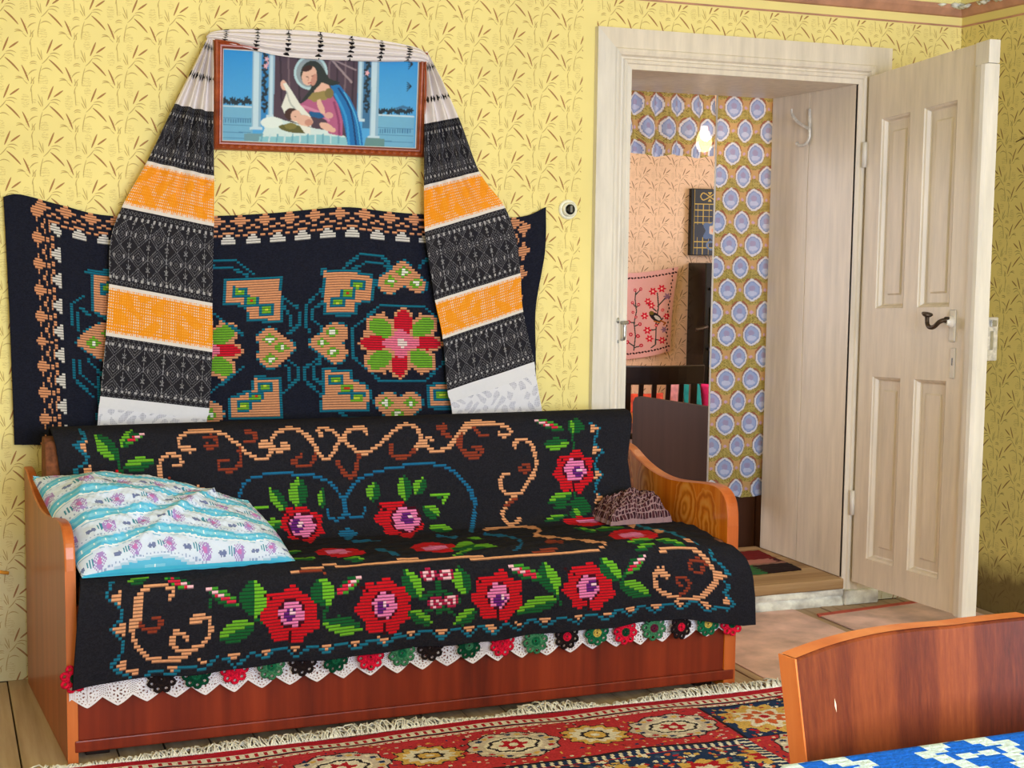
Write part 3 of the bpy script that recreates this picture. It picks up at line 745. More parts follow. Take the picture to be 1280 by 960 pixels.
for (x, y, r) in ((295, 310, 19), (345, 293, 19), (265, 370, 17), (285, 395, 17), (245, 458, 18), (372, 460, 16), (260, 545, 19), (272, 595, 18), (345, 605, 18), (348, 422, 9), (310, 515, 9)):
    p.ell(x, y, r, r, (222, 22, 58), 0, 6, .3); p.ell(x, y, r * .35, r * .35, (250, 200, 190))
for (x, y, r) in ((376, 340, 17), (357, 540, 15)): p.ell(x, y, r, r, (150, 110, 150), 0, 6, .35)
p.ell(308, 465, 42, 22, (44, 36, 40), 38); p.ell(285, 440, 14, 12, (120, 100, 40)); p.ell(318, 470, 22, 10, (214, 206, 202), 38); p.line([(335, 485), (365, 500), (355, 510)], 9, (176, 92, 30)); p.line([(300, 490), (330, 498)], 8, (190, 110, 40))
M_['embroid'] = m_dye('embroidered_linen', .9, .15, 300)
o = grid('embroidered_wall_cloth', P, p.out(), M_['embroid'], None, None, True)
tag(o, 'pink embroidered cloth with red flowers and a bird on the far wall', 'wall cloth')

# black lattice-pattern panel on the far wall
nu, nv = 70, 130
U, Vv = np.meshgrid(np.linspace(0, 1, nu + 1), np.linspace(0, 1, nv + 1))
P = np.stack([3.885 + .19 * U, np.full_like(U, 7.030), 1.640 - .358 * Vv], -1)
p = Pat((U[:-1, :-1]) * 190, Vv[:-1, :-1] * 358, (20, 26, 44))
gold = (196, 164, 60)
p.rect(0, 0, 190, 76, (18, 20, 22)); p.line([(0, 78), (190, 78)], 5, gold)
for y in (112, 146, 180, 285, 318): p.line([(0, y), (110 if y != 318 else 190, y)], 4, gold)
for x in (22, 56, 92): p.line([(x, 80), (x, 190)], 4, gold); p.line([(x, 262), (x, 358)], 4, gold)
p.line([(128, 80), (128, 130)], 4, gold); p.line([(164, 80), (164, 140)], 4, gold)
for sgn in (-1, 1): p.line([(95, 38), (95 + sgn * 40, 18), (95 + sgn * 58, 36), (95 + sgn * 40, 56), (95, 38)], 6, gold, 4)
p.poly([(80, 12), (110, 12), (95, 30)], gold); p.poly([(80, 66), (110, 66), (95, 48)], gold)
p.ell(120, 225, 60, 55, (70, 96, 140), 0, 5, .2); p.ell(120, 220, 26, 28, (214, 190, 168), 0, 5, .1); p.ell(120, 222, 10, 12, (230, 150, 110)); p.ell(110, 305, 34, 26, (90, 112, 150), 0, 0, 0, .6); p.line([(0, 0), (0, 358)], 5, gold)
t = thing('lattice_panel', (3.98, 7.04, 1.28), 'dark panel with gold lattice and a pale flower on the pink wall', 'wall panel')
grid('printed_face', P, p.out(), m_dye('printed_card', .4, 0, 100, .4), t, None, False)
box('backing_board', 3.866, 4.077, 7.032, 7.06, 1.278, 1.644, M_['black'], t, .003)

# tall black cabinet
t = thing('black_cabinet', (4.05, 6.9, 0), 'tall glossy black cabinet below the lattice panel', 'cabinet')
box('body', 3.87, 4.45, 6.86, 7.055, .0, 1.238, M_['black'], t, .006)
M_['soot'] = m_plain('charcoal_enamel', (44, 42, 48), .35, .2, 30)
dd = box('door', 3.905, 4.20, 6.845, 6.862, .80, 1.0, M_['soot'], t, .006)
box('door', 3.905, 4.20, 6.848, 6.862, .56, .76, M_['black'], t, .006)
box('rim', 3.90, 4.42, 6.84, 6.862, 1.09, 1.105, M_['soot'], t, .003)
box('ledge', 3.90, 4.30, 6.83, 6.862, .765, .78, M_['soot'], t, .003)
tube('handle', smoothpts([(3.885, 6.86, .895), (3.865, 6.83, .893), (3.83, 6.825, .885), (3.80, 6.825, .880)], 4), .011, M_['iron'], dd, 8)
# day bed with cushions along the far wall
t = thing('day_bed', (3.3, 6.75, 0), 'low day bed with an orange and pink cover along the far wall', 'bed')
M_['bedcover'] = m_plain('orange_bed_cover', (206, 120, 50), .85, .3, 9)
M_['bedpink'] = m_plain('pink_bed_sheet', (226, 178, 170), .85, .25, 12)
box('frame', 2.5, 3.86, 6.52, 7.05, .06, .28, M_['brown_plank'], t, .01)
box('mattress', 2.5, 3.86, 6.50, 7.05, .28, .40, M_['bedpink'], t, .03)
box('cover', 2.49, 3.865, 6.62, 7.052, .39, .47, M_['bedcover'], t, .02)
for x in (2.53, 3.80):
    for y in (6.55, 7.0): box('leg', x - .025, x + .025, y - .025, y + .025, 0, .07, M_['dark_wood'], t, .003)
def cushion(name, c, sx_, sy_, sz_, rotz, tilt, mat, label, n=16):
    V = []; F = []
    for side in (1, -1):
        for j in range(n + 1):
            for i in range(n + 1):
                u, v = i / n * 2 - 1, j / n * 2 - 1
                b = max(0, (1 - u ** 4) * (1 - v ** 4)) ** .5
                q = Vector((u * sx_ * (1 - .06 * (1 - abs(v))), v * sz_ * (1 - .06 * (1 - abs(u))), side * b * sy_))
                q = Matrix.Rotation(rotz, 3, 'Z') @ (Matrix.Rotation(R(90) + tilt, 3, 'X') @ q)
                V.append(Vector(c) + q)
    m = (n + 1) ** 2
    for s_ in range(2):
        for j in range(n):
            for i in range(n):
                a = s_ * m + j * (n + 1) + i; f = (a, a + 1, a + n + 2, a + n + 1); F.append(f if s_ == 0 else f[::-1])
    o = mk(name, V, F, mat, None, True); tag(o, label, 'cushion', None); return o
cushion('cushion', (3.81, 6.66, .535), .06, .035, .07, R(10), -.2, m_plain('hot_pink_velvet', (226, 30, 108), .8, .1, 30), 'bright pink cushion on the day bed')
cushion('cushion', (3.695, 6.66, .535), .05, .035, .07, R(5), -.2, m_plain('teal_velvet', (24, 150, 150), .8, .1, 30), 'teal cushion beside the bright pink cushion')
cushion('cushion', (3.88, 6.76, .535), .06, .035, .055, R(-25), -.3, m_plain('charcoal_cloth', (34, 40, 44), .85, .2, 30), 'charcoal cushion leaning behind the pink cushion')
cushion('cushion', (3.60, 6.69, .535), .04, .03, .07, R(0), -.2, m_plain('pale_pink_cloth', (226, 150, 160), .85, .1, 30), 'pale pink cushion next to the teal cushion')
cushion('cushion', (3.42, 6.64, .515), .10, .035, .05, R(0), -.3, m_plain('red_orange_cloth', (206, 70, 44), .85, .2, 30), 'red-orange cushion behind the dark slatted chair')
# dark slat-back chair
t = thing('slat_back_chair', (3.2, 6.1, 0), 'dark brown slat-back chair beyond the doorway', 'chair')
CA = R(-8)
def TC(x, y, z): return Vector((3.175 + x * math.cos(CA) - y * math.sin(CA), 6.06 + x * math.sin(CA) + y * math.cos(CA), z))
def cbox(name, x0, x1, y0, y1, z0, z1, bev=.004, lean=0.0, bow=0.0):
    bm = bmesh.new(); bm_box(bm, x0, x1, y0, y1, z0, z1, bev)
    if bow: bmesh.ops.subdivide_edges(bm, edges=[e for e in bm.edges if abs(e.verts[0].co.x - e.verts[1].co.x) > .1], cuts=8)
    for v in bm.verts:
        x, y, z = v.co; y -= lean * max(0, z - .43); y -= bow * (1 - (x / .2) ** 2); v.co = TC(x, y, z)
    return from_bm(name, bm, M_['dark_wood'], t)
cbox('seat', -.2, .2, -.02, .38, .41, .44, .01)
cbox('top_rail', -.215, .215, -.025, .0, .675, .765, .006, .12, .03)
for x in (-.165, .165): cbox('rear_post', x - .017, x + .017, -.022, .006, 0, .70, .004, .12)
for x in (-.10, -.035, .035, .10): cbox('slat', x - .012, x + .012, -.030, -.018, .44, .69, .003, .12)
for x in (-.17, .17): cbox('leg', x - .018, x + .018, .33, .365, 0, .41, .004)
cbox('stretcher', -.165, .165, -.016, -.002, .20, .225, .003)
# brown board standing just inside, and the plank chest behind the curtain
bm = bmesh.new()
A = Vector((2.885, 5.74, 0)); B = Vector((3.035, 5.085, 0)); nn = Vector((-(B - A).y, (B - A).x, 0)).normalized() * .022
pts = [(0, 0), (1, 0), (1, .652), (.06, .655), (.02, .648), (0, .625)]
f = [bm.verts.new(A + (B - A) * u + Vector((0, 0, z))) for u, z in pts]; g = [bm.verts.new(A + (B - A) * u + nn + Vector((0, 0, z))) for u, z in pts]
bm.faces.new(f); bm.faces.new(g[::-1])
for i in range(len(pts)): bm.faces.new((f[i], g[i], g[(i + 1) % len(pts)], f[(i + 1) % len(pts)]))
o = from_bm('bed_end_board', bm, M_['brown_board']); tag(o, 'plain dark brown veneered board standing inside the doorway', 'board')
t = thing('plank_chest', (3.3, 5.4, 0), 'low reddish brown plank chest below the long curtain', 'chest')
box('front_plank', 3.10, 3.212, 5.22, 5.245, 0, .55, M_['brown_plank'], t, .003)
box('front_plank', 3.216, 3.50, 5.22, 5.245, 0, .55, M_['brown_plank'], t, .003)
box('carcass', 3.10, 3.50, 5.246, 5.58, 0, .548, M_['brown_plank'], t, .002)
box('lid', 3.09, 3.51, 5.21, 5.59, .55, .57, M_['brown_plank'], t, .004)

# ================================================================== SOFA
def wall_pt(px, py, Y):
    """image pixels -> point of the upright plane at room depth Y"""
    d = np.array([px - 640, py - 480, 1800.0]); q = np.array([np.dot(VX, d), np.dot(VY, d), np.dot(VZ, d)]); t = Y / q[1]
    return np.array([q[0] * t, Y, 1.3 + q[2] * t])
sofa = thing('sofa', (1.25, 4.0, 0), 'wooden-sided sofa bed under a black rose-patterned blanket', 'sofa')
ARM = [(3.665, 0.0), (3.665, .49)] + [tuple(p) for p in smoothpts([(3.667, .52), (3.676, .557), (3.70, .583), (3.74, .596), (3.82, .594), (3.95, .580), (4.05, .574), (4.15, .582), (4.25, .604), (4.34, .636), (4.40, .645)], 4)] + [(4.40, 0.0)]
o = prism('side_panel', ARM, 0, .283, .308, M_['sofa_side'], sofa, .002)
for v in o.data.vertices: v.co.x -= (v.co.y - 3.665) * .072
def edge_strip(x0, x1, sh):
    pts = ARM[1:-1]; n = len(pts); V = []; F = []
    for (y, z), off in [(p, 0) for p in pts]:
        pass
    P = [Vector((0, y, z)) for y, z in pts]
    for i, p in enumerate(P):
        tn = (P[min(i + 1, n - 1)] - P[max(i - 1, 0)]).normalized(); nr = Vector((0, -tn.z, tn.y))
        for x, h in ((x0, .0005), (x0 + .004, .003), (x1 - .004, .003), (x1, .0005)):
            q = p + nr * h; V.append((x - (p.y - 3.665) * sh, q.y, q.z))
    for i in range(n - 1):
        for k in range(3): F.append((i * 4 + k, i * 4 + k + 1, i * 4 + 5 + k, i * 4 + 4 + k))
    V += [(x0, 3.662, .0), (x1, 3.662, .0)]; m = len(V)
    F.append((0, 3, m - 1, m - 2))
    return mk('edge_band', V, F, M_['sofa_edge'], sofa, False)
edge_strip(.2825, .3085, .072)
o = prism('side_panel', ARM, 0, 2.163, 2.200, M_['burl'], sofa, .002); o['label'] = 'orange burl-veneered end panel'
edge_strip(2.1625, 2.2005, 0)
box('front_board', .308, 2.163, 3.668, 3.69, .055, .40, M_['sofa_front'], sofa, .002)
box('plinth', .30, 2.195, 3.660, 3.69, .026, .056, M_['sofa_front'], sofa, .003)
box('seat', .315, 2.158, 3.66, 4.02, .37, .452, M_['sofa_cloth'], sofa, .02)
prism('backrest', [(4.005, .40), (4.135, .725), (4.155, .75), (4.19, .758), (4.25, .755), (4.28, .73), (4.34, .40)], 0, .272, 2.055, M_['sofa_cloth'], sofa, .004)
for x in (.36, 2.12):
    for y in (3.74, 4.30): box('foot', x - .03, x + .03, y - .03, y + .03, 0, .06, M_['dark_wood'], sofa, .003)

# ---- rose blanket thrown over backrest, seat and front
prof = [(4.335, .52), (4.315, .64), (4.295, .735), (4.265, .770), (4.215, .782), (4.165, .774), (4.13, .742), (4.08, .64), (4.025, .52), (3.985, .470), (3.93, .464), (3.80, .470), (3.68, .474), (3.635, .468), (3.606, .445), (3.598, .40), (3.606, .32), (3.622, .215)]
pr = np.array(smoothpts(prof, 10)); sl = np.concatenate([[0], np.cumsum(np.hypot(*np.diff(pr, axis=0).T))])
NS = int(sl[-1] / .003) // 3 * 3; NX = 492
S = np.linspace(0, sl[-1], NS + 1); PY = np.interp(S, sl, pr[:, 0]); PZ = np.interp(S, sl, pr[:, 1])
kn = [sl[i * 10] for i in range(len(prof))]
XL = np.interp(S, kn, [.30, .295, .292, .29, .29, .292, .30, .31, .318, .320, .320, .320, .318, .316, .312, .306, .300, .292])
XR = np.interp(S, kn, [2.05, 2.06, 2.078, 2.085, 2.088, 2.086, 2.072, 2.035, 2.03, 2.07, 2.10, 2.125, 2.15, 2.17, 2.195, 2.212, 2.228, 2.243])
U = np.linspace(0, 1, NX + 1)
X = XL[:, None] + (XR - XL)[:, None] * U[None]
Yg = np.repeat(PY[:, None], NX + 1, 1); Zg = np.repeat(PZ[:, None], NX + 1, 1)
ideal = np.stack([X, Yg, Zg], -1)
# shape: slack folds, sagging right-hand corner, hanging hem
hang = np.clip((S - kn[13]) / (kn[-1] - kn[13]), 0, 1)[:, None]; seat = (np.clip((S - kn[9]) / .04, 0, 1) * np.clip((kn[14] - S) / .05, 0, 1))[:, None]
Yr = Yg + hang * (.010 * np.sin(X * 17 + .5) * hang + .006 * np.sin(X * 37 + 2)) - .006 * hang
rc = np.clip((X - 1.95) / .25, 0, 1) ** 1.5
Zr = Zg - rc * np.clip((S - kn[11]) / .12, 0, 1)[:, None] * .045 + .0035 * seat * fnoise(X * 5, Yg * 14, 3)
Zr = Zr - np.clip((.42 - X) / .13, 0, 1) * hang * .012 + np.clip((X - .6) / 1.6, 0, 1) * hang ** 2 * .028
Yr = Yr - (1 - hang) * (1 - seat) * .0025 * fnoise(X * 6, Zg * 7, 9)
bl = np.stack([X, Yr, Zr], -1)
ic = centers(ideal)
sx, sy = image_px(ic); sx = quant(quant(sx, 3, 0), 2, 1); sy = quant(quant(sy, 3, 0), 2, 1)
INK = (31, 31, 39)
p = Pat(sx, sy, INK)
PE = (226, 160, 118); BR = (140, 58, 38); BL = (26, 104, 150); TE = (26, 112, 142); GL = (112, 186, 44); GD = (20, 92, 46)
rowid = np.repeat(S[:-1][:, None], NX, 1).ravel()
# -- backrest part
p.at(180, 520, 3.048)
for q in ([(195, 130), (150, 125), (135, 100), (160, 70), (210, 60), (290, 65), (340, 95), (390, 140), (440, 165), (480, 150), (485, 115), (460, 100), (440, 115)],
          [(545, 110), (520, 135), (495, 120), (490, 85), (530, 55), (590, 55), (640, 95), (670, 145), (700, 165), (735, 120), (745, 80), (700, 50), (665, 55), (680, 80)],
          [(850, 70), (830, 45), (780, 60), (765, 90), (800, 125), (840, 145), (900, 110), (950, 60), (1000, 35), (1045, 55), (1055, 100), (1035, 120), (1060, 120)],
          [(1100, 95), (1080, 85), (1070, 110), (1110, 135), (1170, 115), (1220, 60), (1270, 35), (1330, 28)],
          [(120, 190), (145, 180), (130, 155), (90, 150), (65, 180), (65, 240), (75, 300), (80, 340)], [(230, 350), (240, 300), (215, 275), (190, 290), (205, 305)]):
    p.line(q, 15, PE, 5)
for q in ([(180, 130), (160, 120)], [(460, 118), (450, 112)], [(535, 112), (545, 122)]): p.line(q, 24, PE)
for q in ([(230, 85), (265, 80), (280, 105), (255, 125), (240, 112)], [(385, 100), (420, 95), (425, 70), (390, 60)], [(365, 130), (370, 180), (335, 210), (290, 200), (290, 175), (320, 170)], [(655, 150), (640, 185), (600, 195), (570, 175), (600, 155)],
          [(100, 240), (90, 265), (120, 280), (140, 260)], [(740, 180), (770, 225), (800, 230), (820, 150)], [(940, 110), (950, 150), (990, 160), (1030, 135)], [(1120, 45), (1150, 40), (1140, 65), (1170, 80)], [(1200, 80), (1205, 120), (1250, 150), (1280, 120)]):
    p.line(q, 16, BR, 5)
for q in ([(350, 350), (365, 300), (390, 255), (450, 228), (560, 222), (640, 228), (700, 250), (740, 290), (765, 330), (765, 375), (740, 398), (705, 385), (700, 360)],
          [(845, 355), (830, 385), (790, 385), (770, 350), (770, 310), (820, 245), (900, 210), (1000, 190), (1100, 185), (1160, 200), (1210, 240), (1250, 290), (1262, 340), (1250, 440)]): p.line(q, 12, BL, 4)
p.dia(780, 452, 42, 26, BL)
p.rose(605, 415, 84, 66, (605, 420, 50, 45), (585, 422, 25, 24)); p.rose(975, 395, 92, 66, (1000, 395, 52, 46), (1005, 392, 24, 22))
for a in ((590, 355, 590, 235, 78), (545, 368, 480, 275, 50), (680, 360, 680, 270, 30), (455, 440, 525, 400, 55), (1000, 330, 990, 225, 60), (1035, 305, 1065, 235, 50), (870, 330, 880, 255, 60), (1065, 345, 1130, 385, 55), (1090, 425, 1180, 435, 30), (420, 350, 480, 345, 18), (1090, 305, 1165, 300, 22)): p.leaf(*a)
p.line([(430, 385), (425, 355), (470, 345)], 12, GL); p.line([(1140, 335), (1160, 300), (1110, 300)], 12, GL)
p.at(0, 520, 2.1825)
p.rose(330, 190, 64, 34); p.leaf(325, 125, 262, 52, 46); p.leaf(330, 92, 365, 40, 34); p.leaf(335, 142, 425, 125, 40); p.bud(395, 48, 335, 80, 20); p.line([(320, 120), (335, 160)], 8, GD)
for (x, y) in ((226, 82), (238, 150)): p.poly([(x - 14, y), (x + 12, y - 17), (x + 12, y + 17)], PE)
p.line([(220, 40), (238, 62), (205, 84), (240, 110), (238, 128), (205, 152), (242, 180), (242, 200)], 9, TE)
p.at(560, 510, 3.2)
for q in ([(0, 160), (40, 110), (80, 65), (150, 60), (230, 75), (250, 100), (225, 115), (205, 100)], [(270, 160), (265, 140), (300, 128), (335, 150), (350, 200), (350, 250), (320, 300), (290, 340), (240, 345), (210, 310), (215, 275), (240, 262)], [(270, 350), (235, 390), (220, 430), (240, 465), (275, 460), (290, 440)]): p.line(q, 15, PE, 5)
for q in ([(105, 80), (130, 112), (160, 108)], [(55, 110), (50, 160), (95, 200), (130, 190), (135, 160), (100, 160)], [(300, 225), (325, 235), (310, 258), (290, 245)], [(270, 365), (232, 392)]): p.line(q, 16, BR, 4)
p.line([(0, 240), (50, 280), (85, 330), (108, 400), (100, 490)], 12, BL, 4)
p.leaf(485, 140, 380, 150, 50); p.leaf(480, 70, 548, 80, 62, GD, GD); p.leaf(487, 45, 500, 110, 26); p.bud(350, 52, 465, 90, 34); p.line([(500, 110), (505, 180)], 9, GD)
p.rose(505, 257, 78, 82, (510, 250, 45, 42), (518, 257, 22, 20))
p.leaf(400, 380, 500, 345, 48); p.leaf(415, 400, 500, 385, 22, GD, GD); p.leaf(490, 370, 575, 420, 70, GD, GD); p.leaf(385, 458, 485, 425, 30); p.leaf(500, 400, 520, 445, 40); p.line([(505, 340), (510, 400)], 9, GD)
p.line([(570, 60), (605, 82), (590, 125), (590, 150), (622, 175), (597, 200), (590, 240), (622, 270), (597, 295), (590, 340), (627, 370), (600, 405)], 9, TE)
for (x, y) in ((588, 82), (596, 170), (602, 268), (606, 362)): p.poly([(x - 14, y - 20), (x + 16, y), (x - 14, y + 20)], PE)
# -- seat part (foreshortened image pixels, projected onto the seat)
p.at(560, 510, 3.2)
for q in ([(150, 490), (230, 480), (340, 480), (370, 495), (350, 510), (430, 520), (560, 535), (630, 545), (600, 570), (500, 577), (300, 592), (200, 600), (0, 606), (-200, 612)],): p.line(q, 10, PE, 4)
p.line([(400, 538), (460, 540)], 14, BR); p.line([(350, 580), (430, 567)], 14, BR); p.line([(150, 508), (250, 518), (300, 545), (260, 575)], 9, BL, 4)
p.ell(560, 455, 100, 18, (206, 20, 34)); p.ell(565, 455, 52, 9, (238, 128, 186)); p.ell(745, 511, 98, 20, (206, 20, 34)); p.ell(740, 512, 54, 10, (238, 128, 186))
for a in ((500, 480, 600, 500, 16), (580, 490, 710, 480, 22), (720, 540, 830, 525, 20), (830, 530, 960, 545, 22), (750, 570, 830, 545, 30), (60, 560, 210, 555, 20), (80, 525, 150, 530, 14)): p.leaf(*a)
p.line([(650, 448), (700, 462), (740, 462), (790, 482), (850, 492), (900, 500), (960, 520), (1000, 532)], 8, TE)
for (x, y) in ((735, 470), (845, 496), (965, 524)): p.poly([(x - 34, y - 8), (x + 26, y - 2), (x + 6, y + 12)], PE)
p.at(180, 520, 3.048)
p.ell(750, 522, 95, 17, (206, 20, 34)); p.ell(745, 522, 50, 9, (238, 128, 186)); p.ell(1112, 505, 92, 19, (206, 20, 34)); p.ell(1110, 505, 52, 10, (238, 128, 186))
for a in ((510, 525, 600, 522, 14), (550, 548, 660, 545, 14), (760, 548, 850, 548, 16), (1170, 510, 1270, 490, 30), (1180, 540, 1260, 505, 18), (1090, 432, 1180, 438, 22)): p.leaf(*a)
p.line([(890, 510), (930, 520), (970, 535)], 12, BL); p.line([(1120, 458), (1190, 465)], 10, BL); p.line([(800, 482), (900, 480)], 8, BL)
p.line([(560, 598), (650, 582), (720, 570), (760, 576), (900, 562), (1050, 550), (1290, 540)], 9, PE, 4); p.line([(600, 592), (690, 596)], 12, BR)
# -- front hang
p.at(80, 680, 3.048)
p.line([(185, 150), (160, 205), (210, 230), (225, 280), (180, 325), (225, 370), (230, 400), (180, 465), (240, 500), (290, 532), (330, 490), (370, 480), (412, 500), (440, 470), (480, 455), (530, 472), (580, 432), (620, 432), (650, 468), (690, 440), (720, 410), (768, 440), (800, 405), (845, 400), (888, 438), (930, 400), (960, 388), (998, 418), (1030, 385), (1070, 380), (1110, 408), (1160, 374), (1190, 372), (1218, 395), (1260, 362), (1290, 362)], 12, TE)
for (x, y) in ((200, 205), (212, 325), (222, 460)): p.poly([(x - 30, y), (x + 22, y - 30), (x + 22, y + 30)], PE)
for (x, y) in ((275, 492), (412, 470), (530, 445), (648, 430), (765, 413), (885, 402), (997, 393), (1108, 382), (1217, 370)): p.poly([(x - 24, y - 12), (x + 24, y - 12), (x, y + 16)], PE)
p.line([(405, 205), (420, 180), (390, 162), (330, 165), (290, 190), (272, 240), (275, 290)], 17, PE, 5); p.line([(285, 210), (275, 300)], 34, PE)
p.line([(260, 290), (265, 350), (290, 405), (350, 442), (430, 435), (470, 412)], 19, PE, 5); p.line([(472, 355), (430, 332), (415, 370), (440, 405), (510, 385), (555, 340), (555, 290), (520, 265), (490, 292)], 17, PE, 5); p.line([(500, 290), (520, 280)], 34, PE)
p.line([(290, 300), (320, 330), (360, 320), (372, 290), (340, 282)], 17, BR, 4)
p.leaf(240, 150, 330, 132, 30); p.bud(505, 170, 380, 130, 40); p.bud(545, 168, 675, 240, 52); p.line([(555, 205), (555, 235)], 14, GD); p.leaf(730, 280, 720, 135, 110, GL, GD, True); p.leaf(588, 366, 730, 300, 78); p.line([(725, 280), (760, 300)], 12, GD)
p.rose(862, 272, 108, 104, (870, 268, 45, 50), (862, 270, 22, 26))
p.leaf(1000, 245, 975, 128, 95, GL, GD, True); p.bud(1135, 122, 1025, 200, 46); p.leaf(1140, 325, 985, 300, 76); p.line([(1000, 240), (990, 290)], 12, GD)
p.rose(1222, 240, 104, 104, (1222, 235, 42, 50), (1212, 240, 20, 26))
p.at(480, 680, 2.667)
p.leaf(125, 190, 70, 85, 62, GL, GD, True); p.leaf(275, 175, 248, 75, 62, GL, GD); p.leaf(80, 225, 165, 275, 50); p.leaf(230, 275, 310, 225, 50)
for q in ([(182, 110), (182, 235)], [(120, 190), (182, 150), (250, 190)], [(140, 230), (182, 205), (230, 235)]): p.line(q, 14, GD)
for (x, y) in ((150, 105), (206, 103), (172, 198), (222, 190)):
    p.ell(x, y, 28, 21, (170, 30, 70))
    for k in range(7): g = k * .9; p.ell(x + 15 * math.cos(g), y + 11 * math.sin(g), 6, 5, (248, 190, 208))
p.rose(380, 178, 82, 84, (380, 175, 34, 42), (385, 188, 18, 22)); p.leaf(575, 175, 528, 58, 64, GL, GD, True); p.bud(415, 75, 530, 120, 44); p.leaf(440, 240, 585, 185, 56); p.line([(575, 175), (590, 210)], 10, GD)
p.rose(682, 148, 82, 80, (680, 148, 34, 42), (690, 145, 17, 22)); p.leaf(785, 130, 722, 45, 56, GL, GD, True); p.bud(872, 42, 800, 102, 40); p.leaf(785, 135, 890, 182, 62); p.line([(800, 100), (785, 150)], 10, GD)
p.line([(925, 22), (960, 15), (1030, 12), (1080, 45), (1105, 100), (1085, 140), (1050, 180), (990, 190), (930, 172), (905, 140), (905, 100), (930, 85)], 15, PE, 5); p.line([(915, 90), (940, 110)], 20, PE)
p.line([(1075, 60), (1060, 45), (1030, 48), (1018, 68), (1035, 88), (1062, 84), (1058, 66)], 12, BR, 4); p.line([(985, 180), (1005, 160), (1018, 135), (1005, 115), (980, 118), (975, 135), (990, 142)], 12, BR, 4)
tri = [(0, 322), (95, 305), (190, 300), (283, 293), (357, 288), (450, 280), (540, 270), (645, 258), (735, 245), (820, 235), (905, 225), (988, 212), (1075, 203)]
zz = []
for a, b in zip(tri[:-1], tri[1:]): zz += [(a[0], a[1] + 24), ((a[0] * .62 + b[0] * .38), (a[1] + b[1]) / 2 - 6), ((a[0] * .38 + b[0] * .62), (a[1] + b[1]) / 2 - 6)]
p.line(zz + [(1075, 228), (1110, 195), (1135, 205), (1165, 178), (1130, 140), (1150, 118), (1118, 90), (1150, 70), (1125, 48), (1095, 30), (1088, 5)], 9, TE)
for x, y in tri: p.poly([(x - 20, y - 9), (x + 20, y - 9), (x, y + 13)], PE)
p.dia(1136, 174, 16, 14, PE); p.poly([(1110, 65), (1140, 84), (1110, 105)], PE)
blanket = thing('rose_blanket', (1.25, 3.8, .47), 'black woven blanket with red roses and peach scrolls spread over the sofa', 'blanket')
M_['wool'] = m_dye('woven_wool', .95, .5, 260, .1, 0, .0, .15)
grid('woven_body', bl, stitched(p, 0, INK), M_['wool'], blanket, None, True, .005)
# crochet flowers along its hem
def torus_data(R0, r, c, n=12, m=6, V=None, F=None):
    b = len(V)
    for i in range(n):
        g = 2 * math.pi * i / n
        for k in range(m):
            h = 2 * math.pi * k / m; rr = R0 + r * math.cos(h)
            V.append((c[0] + rr * math.cos(g), c[1] + r * math.sin(h), c[2] + rr * math.sin(g)))
    for i in range(n):
        for k in range(m):
            F.append((b + i * m + k, b + ((i + 1) % n) * m + k, b + ((i + 1) % n) * m + (k + 1) % m, b + i * m + (k + 1) % m))
def yarn(name, c): return m_plain(name, c, .95, .25, 150, spec=.1, bump=.5)
YR = dict(red=yarn('red_crochet_yarn', (204, 24, 56)), green=yarn('green_crochet_yarn', (24, 100, 68)), black=yarn('black_crochet_yarn', (34, 26, 28)), gold=yarn('gold_crochet_yarn', (206, 176, 84)), purple=yarn('plum_crochet_yarn', (92, 28, 56)), dgreen=yarn('dark_green_crochet_yarn', (10, 66, 46)), sage=yarn('sage_crochet_yarn', (58, 116, 84)))
V = []; F = []
torus_data(.0165, .0052, (0, 0, 0), 14, 5, V, F)
for k in range(8):
    g = k * math.pi / 4 + .2; torus_data(.0078, .0042, (.026 * math.cos(g), 0, .027 * math.sin(g)), 9, 5, V, F)
    tv, tf = tube_data([(.008 * math.cos(g), 0, .008 * math.sin(g)), (.017 * math.cos(g), 0, .017 * math.sin(g))], .0028, 4); b = len(V); V += [tuple(v) for v in tv]; F += [tuple(i + b for i in f_) for f_ in tf]
Vc = []; Fc = []
torus_data(.0065, .0042, (0, -.001, 0), 10, 5, Vc, Fc); torus_data(.012, .0035, (0, 0, 0), 12, 5, Vc, Fc)
pm_, cm_ = {}, {}
fl = [(41, 520, 'C', 'red', 'dgreen'), (372, 522, 'C', 'black', 'black'), (505, 505, 'C', 'dgreen', 'green'), (650, 488, 'C', 'red', 'red'), (790, 472, 'C', 'sage', 'green'), (910, 458, 'C', 'black', 'black'), (1035, 445, 'C', 'dgreen', 'green'), (1168, 438, 'C', 'red', 'red'),
      (60, 370, 'D', 'sage', 'green'), (155, 352, 'D', 'black', 'black'), (283, 345, 'D', 'dgreen', 'sage'), (395, 338, 'D', 'red', 'red'), (505, 330, 'D', 'sage', 'green'), (610, 315, 'D', 'black', 'red'), (710, 302, 'D', 'green', 'gold'), (805, 300, 'D', 'red', 'dgreen'), (900, 287, 'D', 'sage', 'purple'), (990, 283, 'D', 'black', 'red'), (1080, 272, 'D', 'green', 'gold'), (1160, 272, 'D', 'red', 'dgreen')]
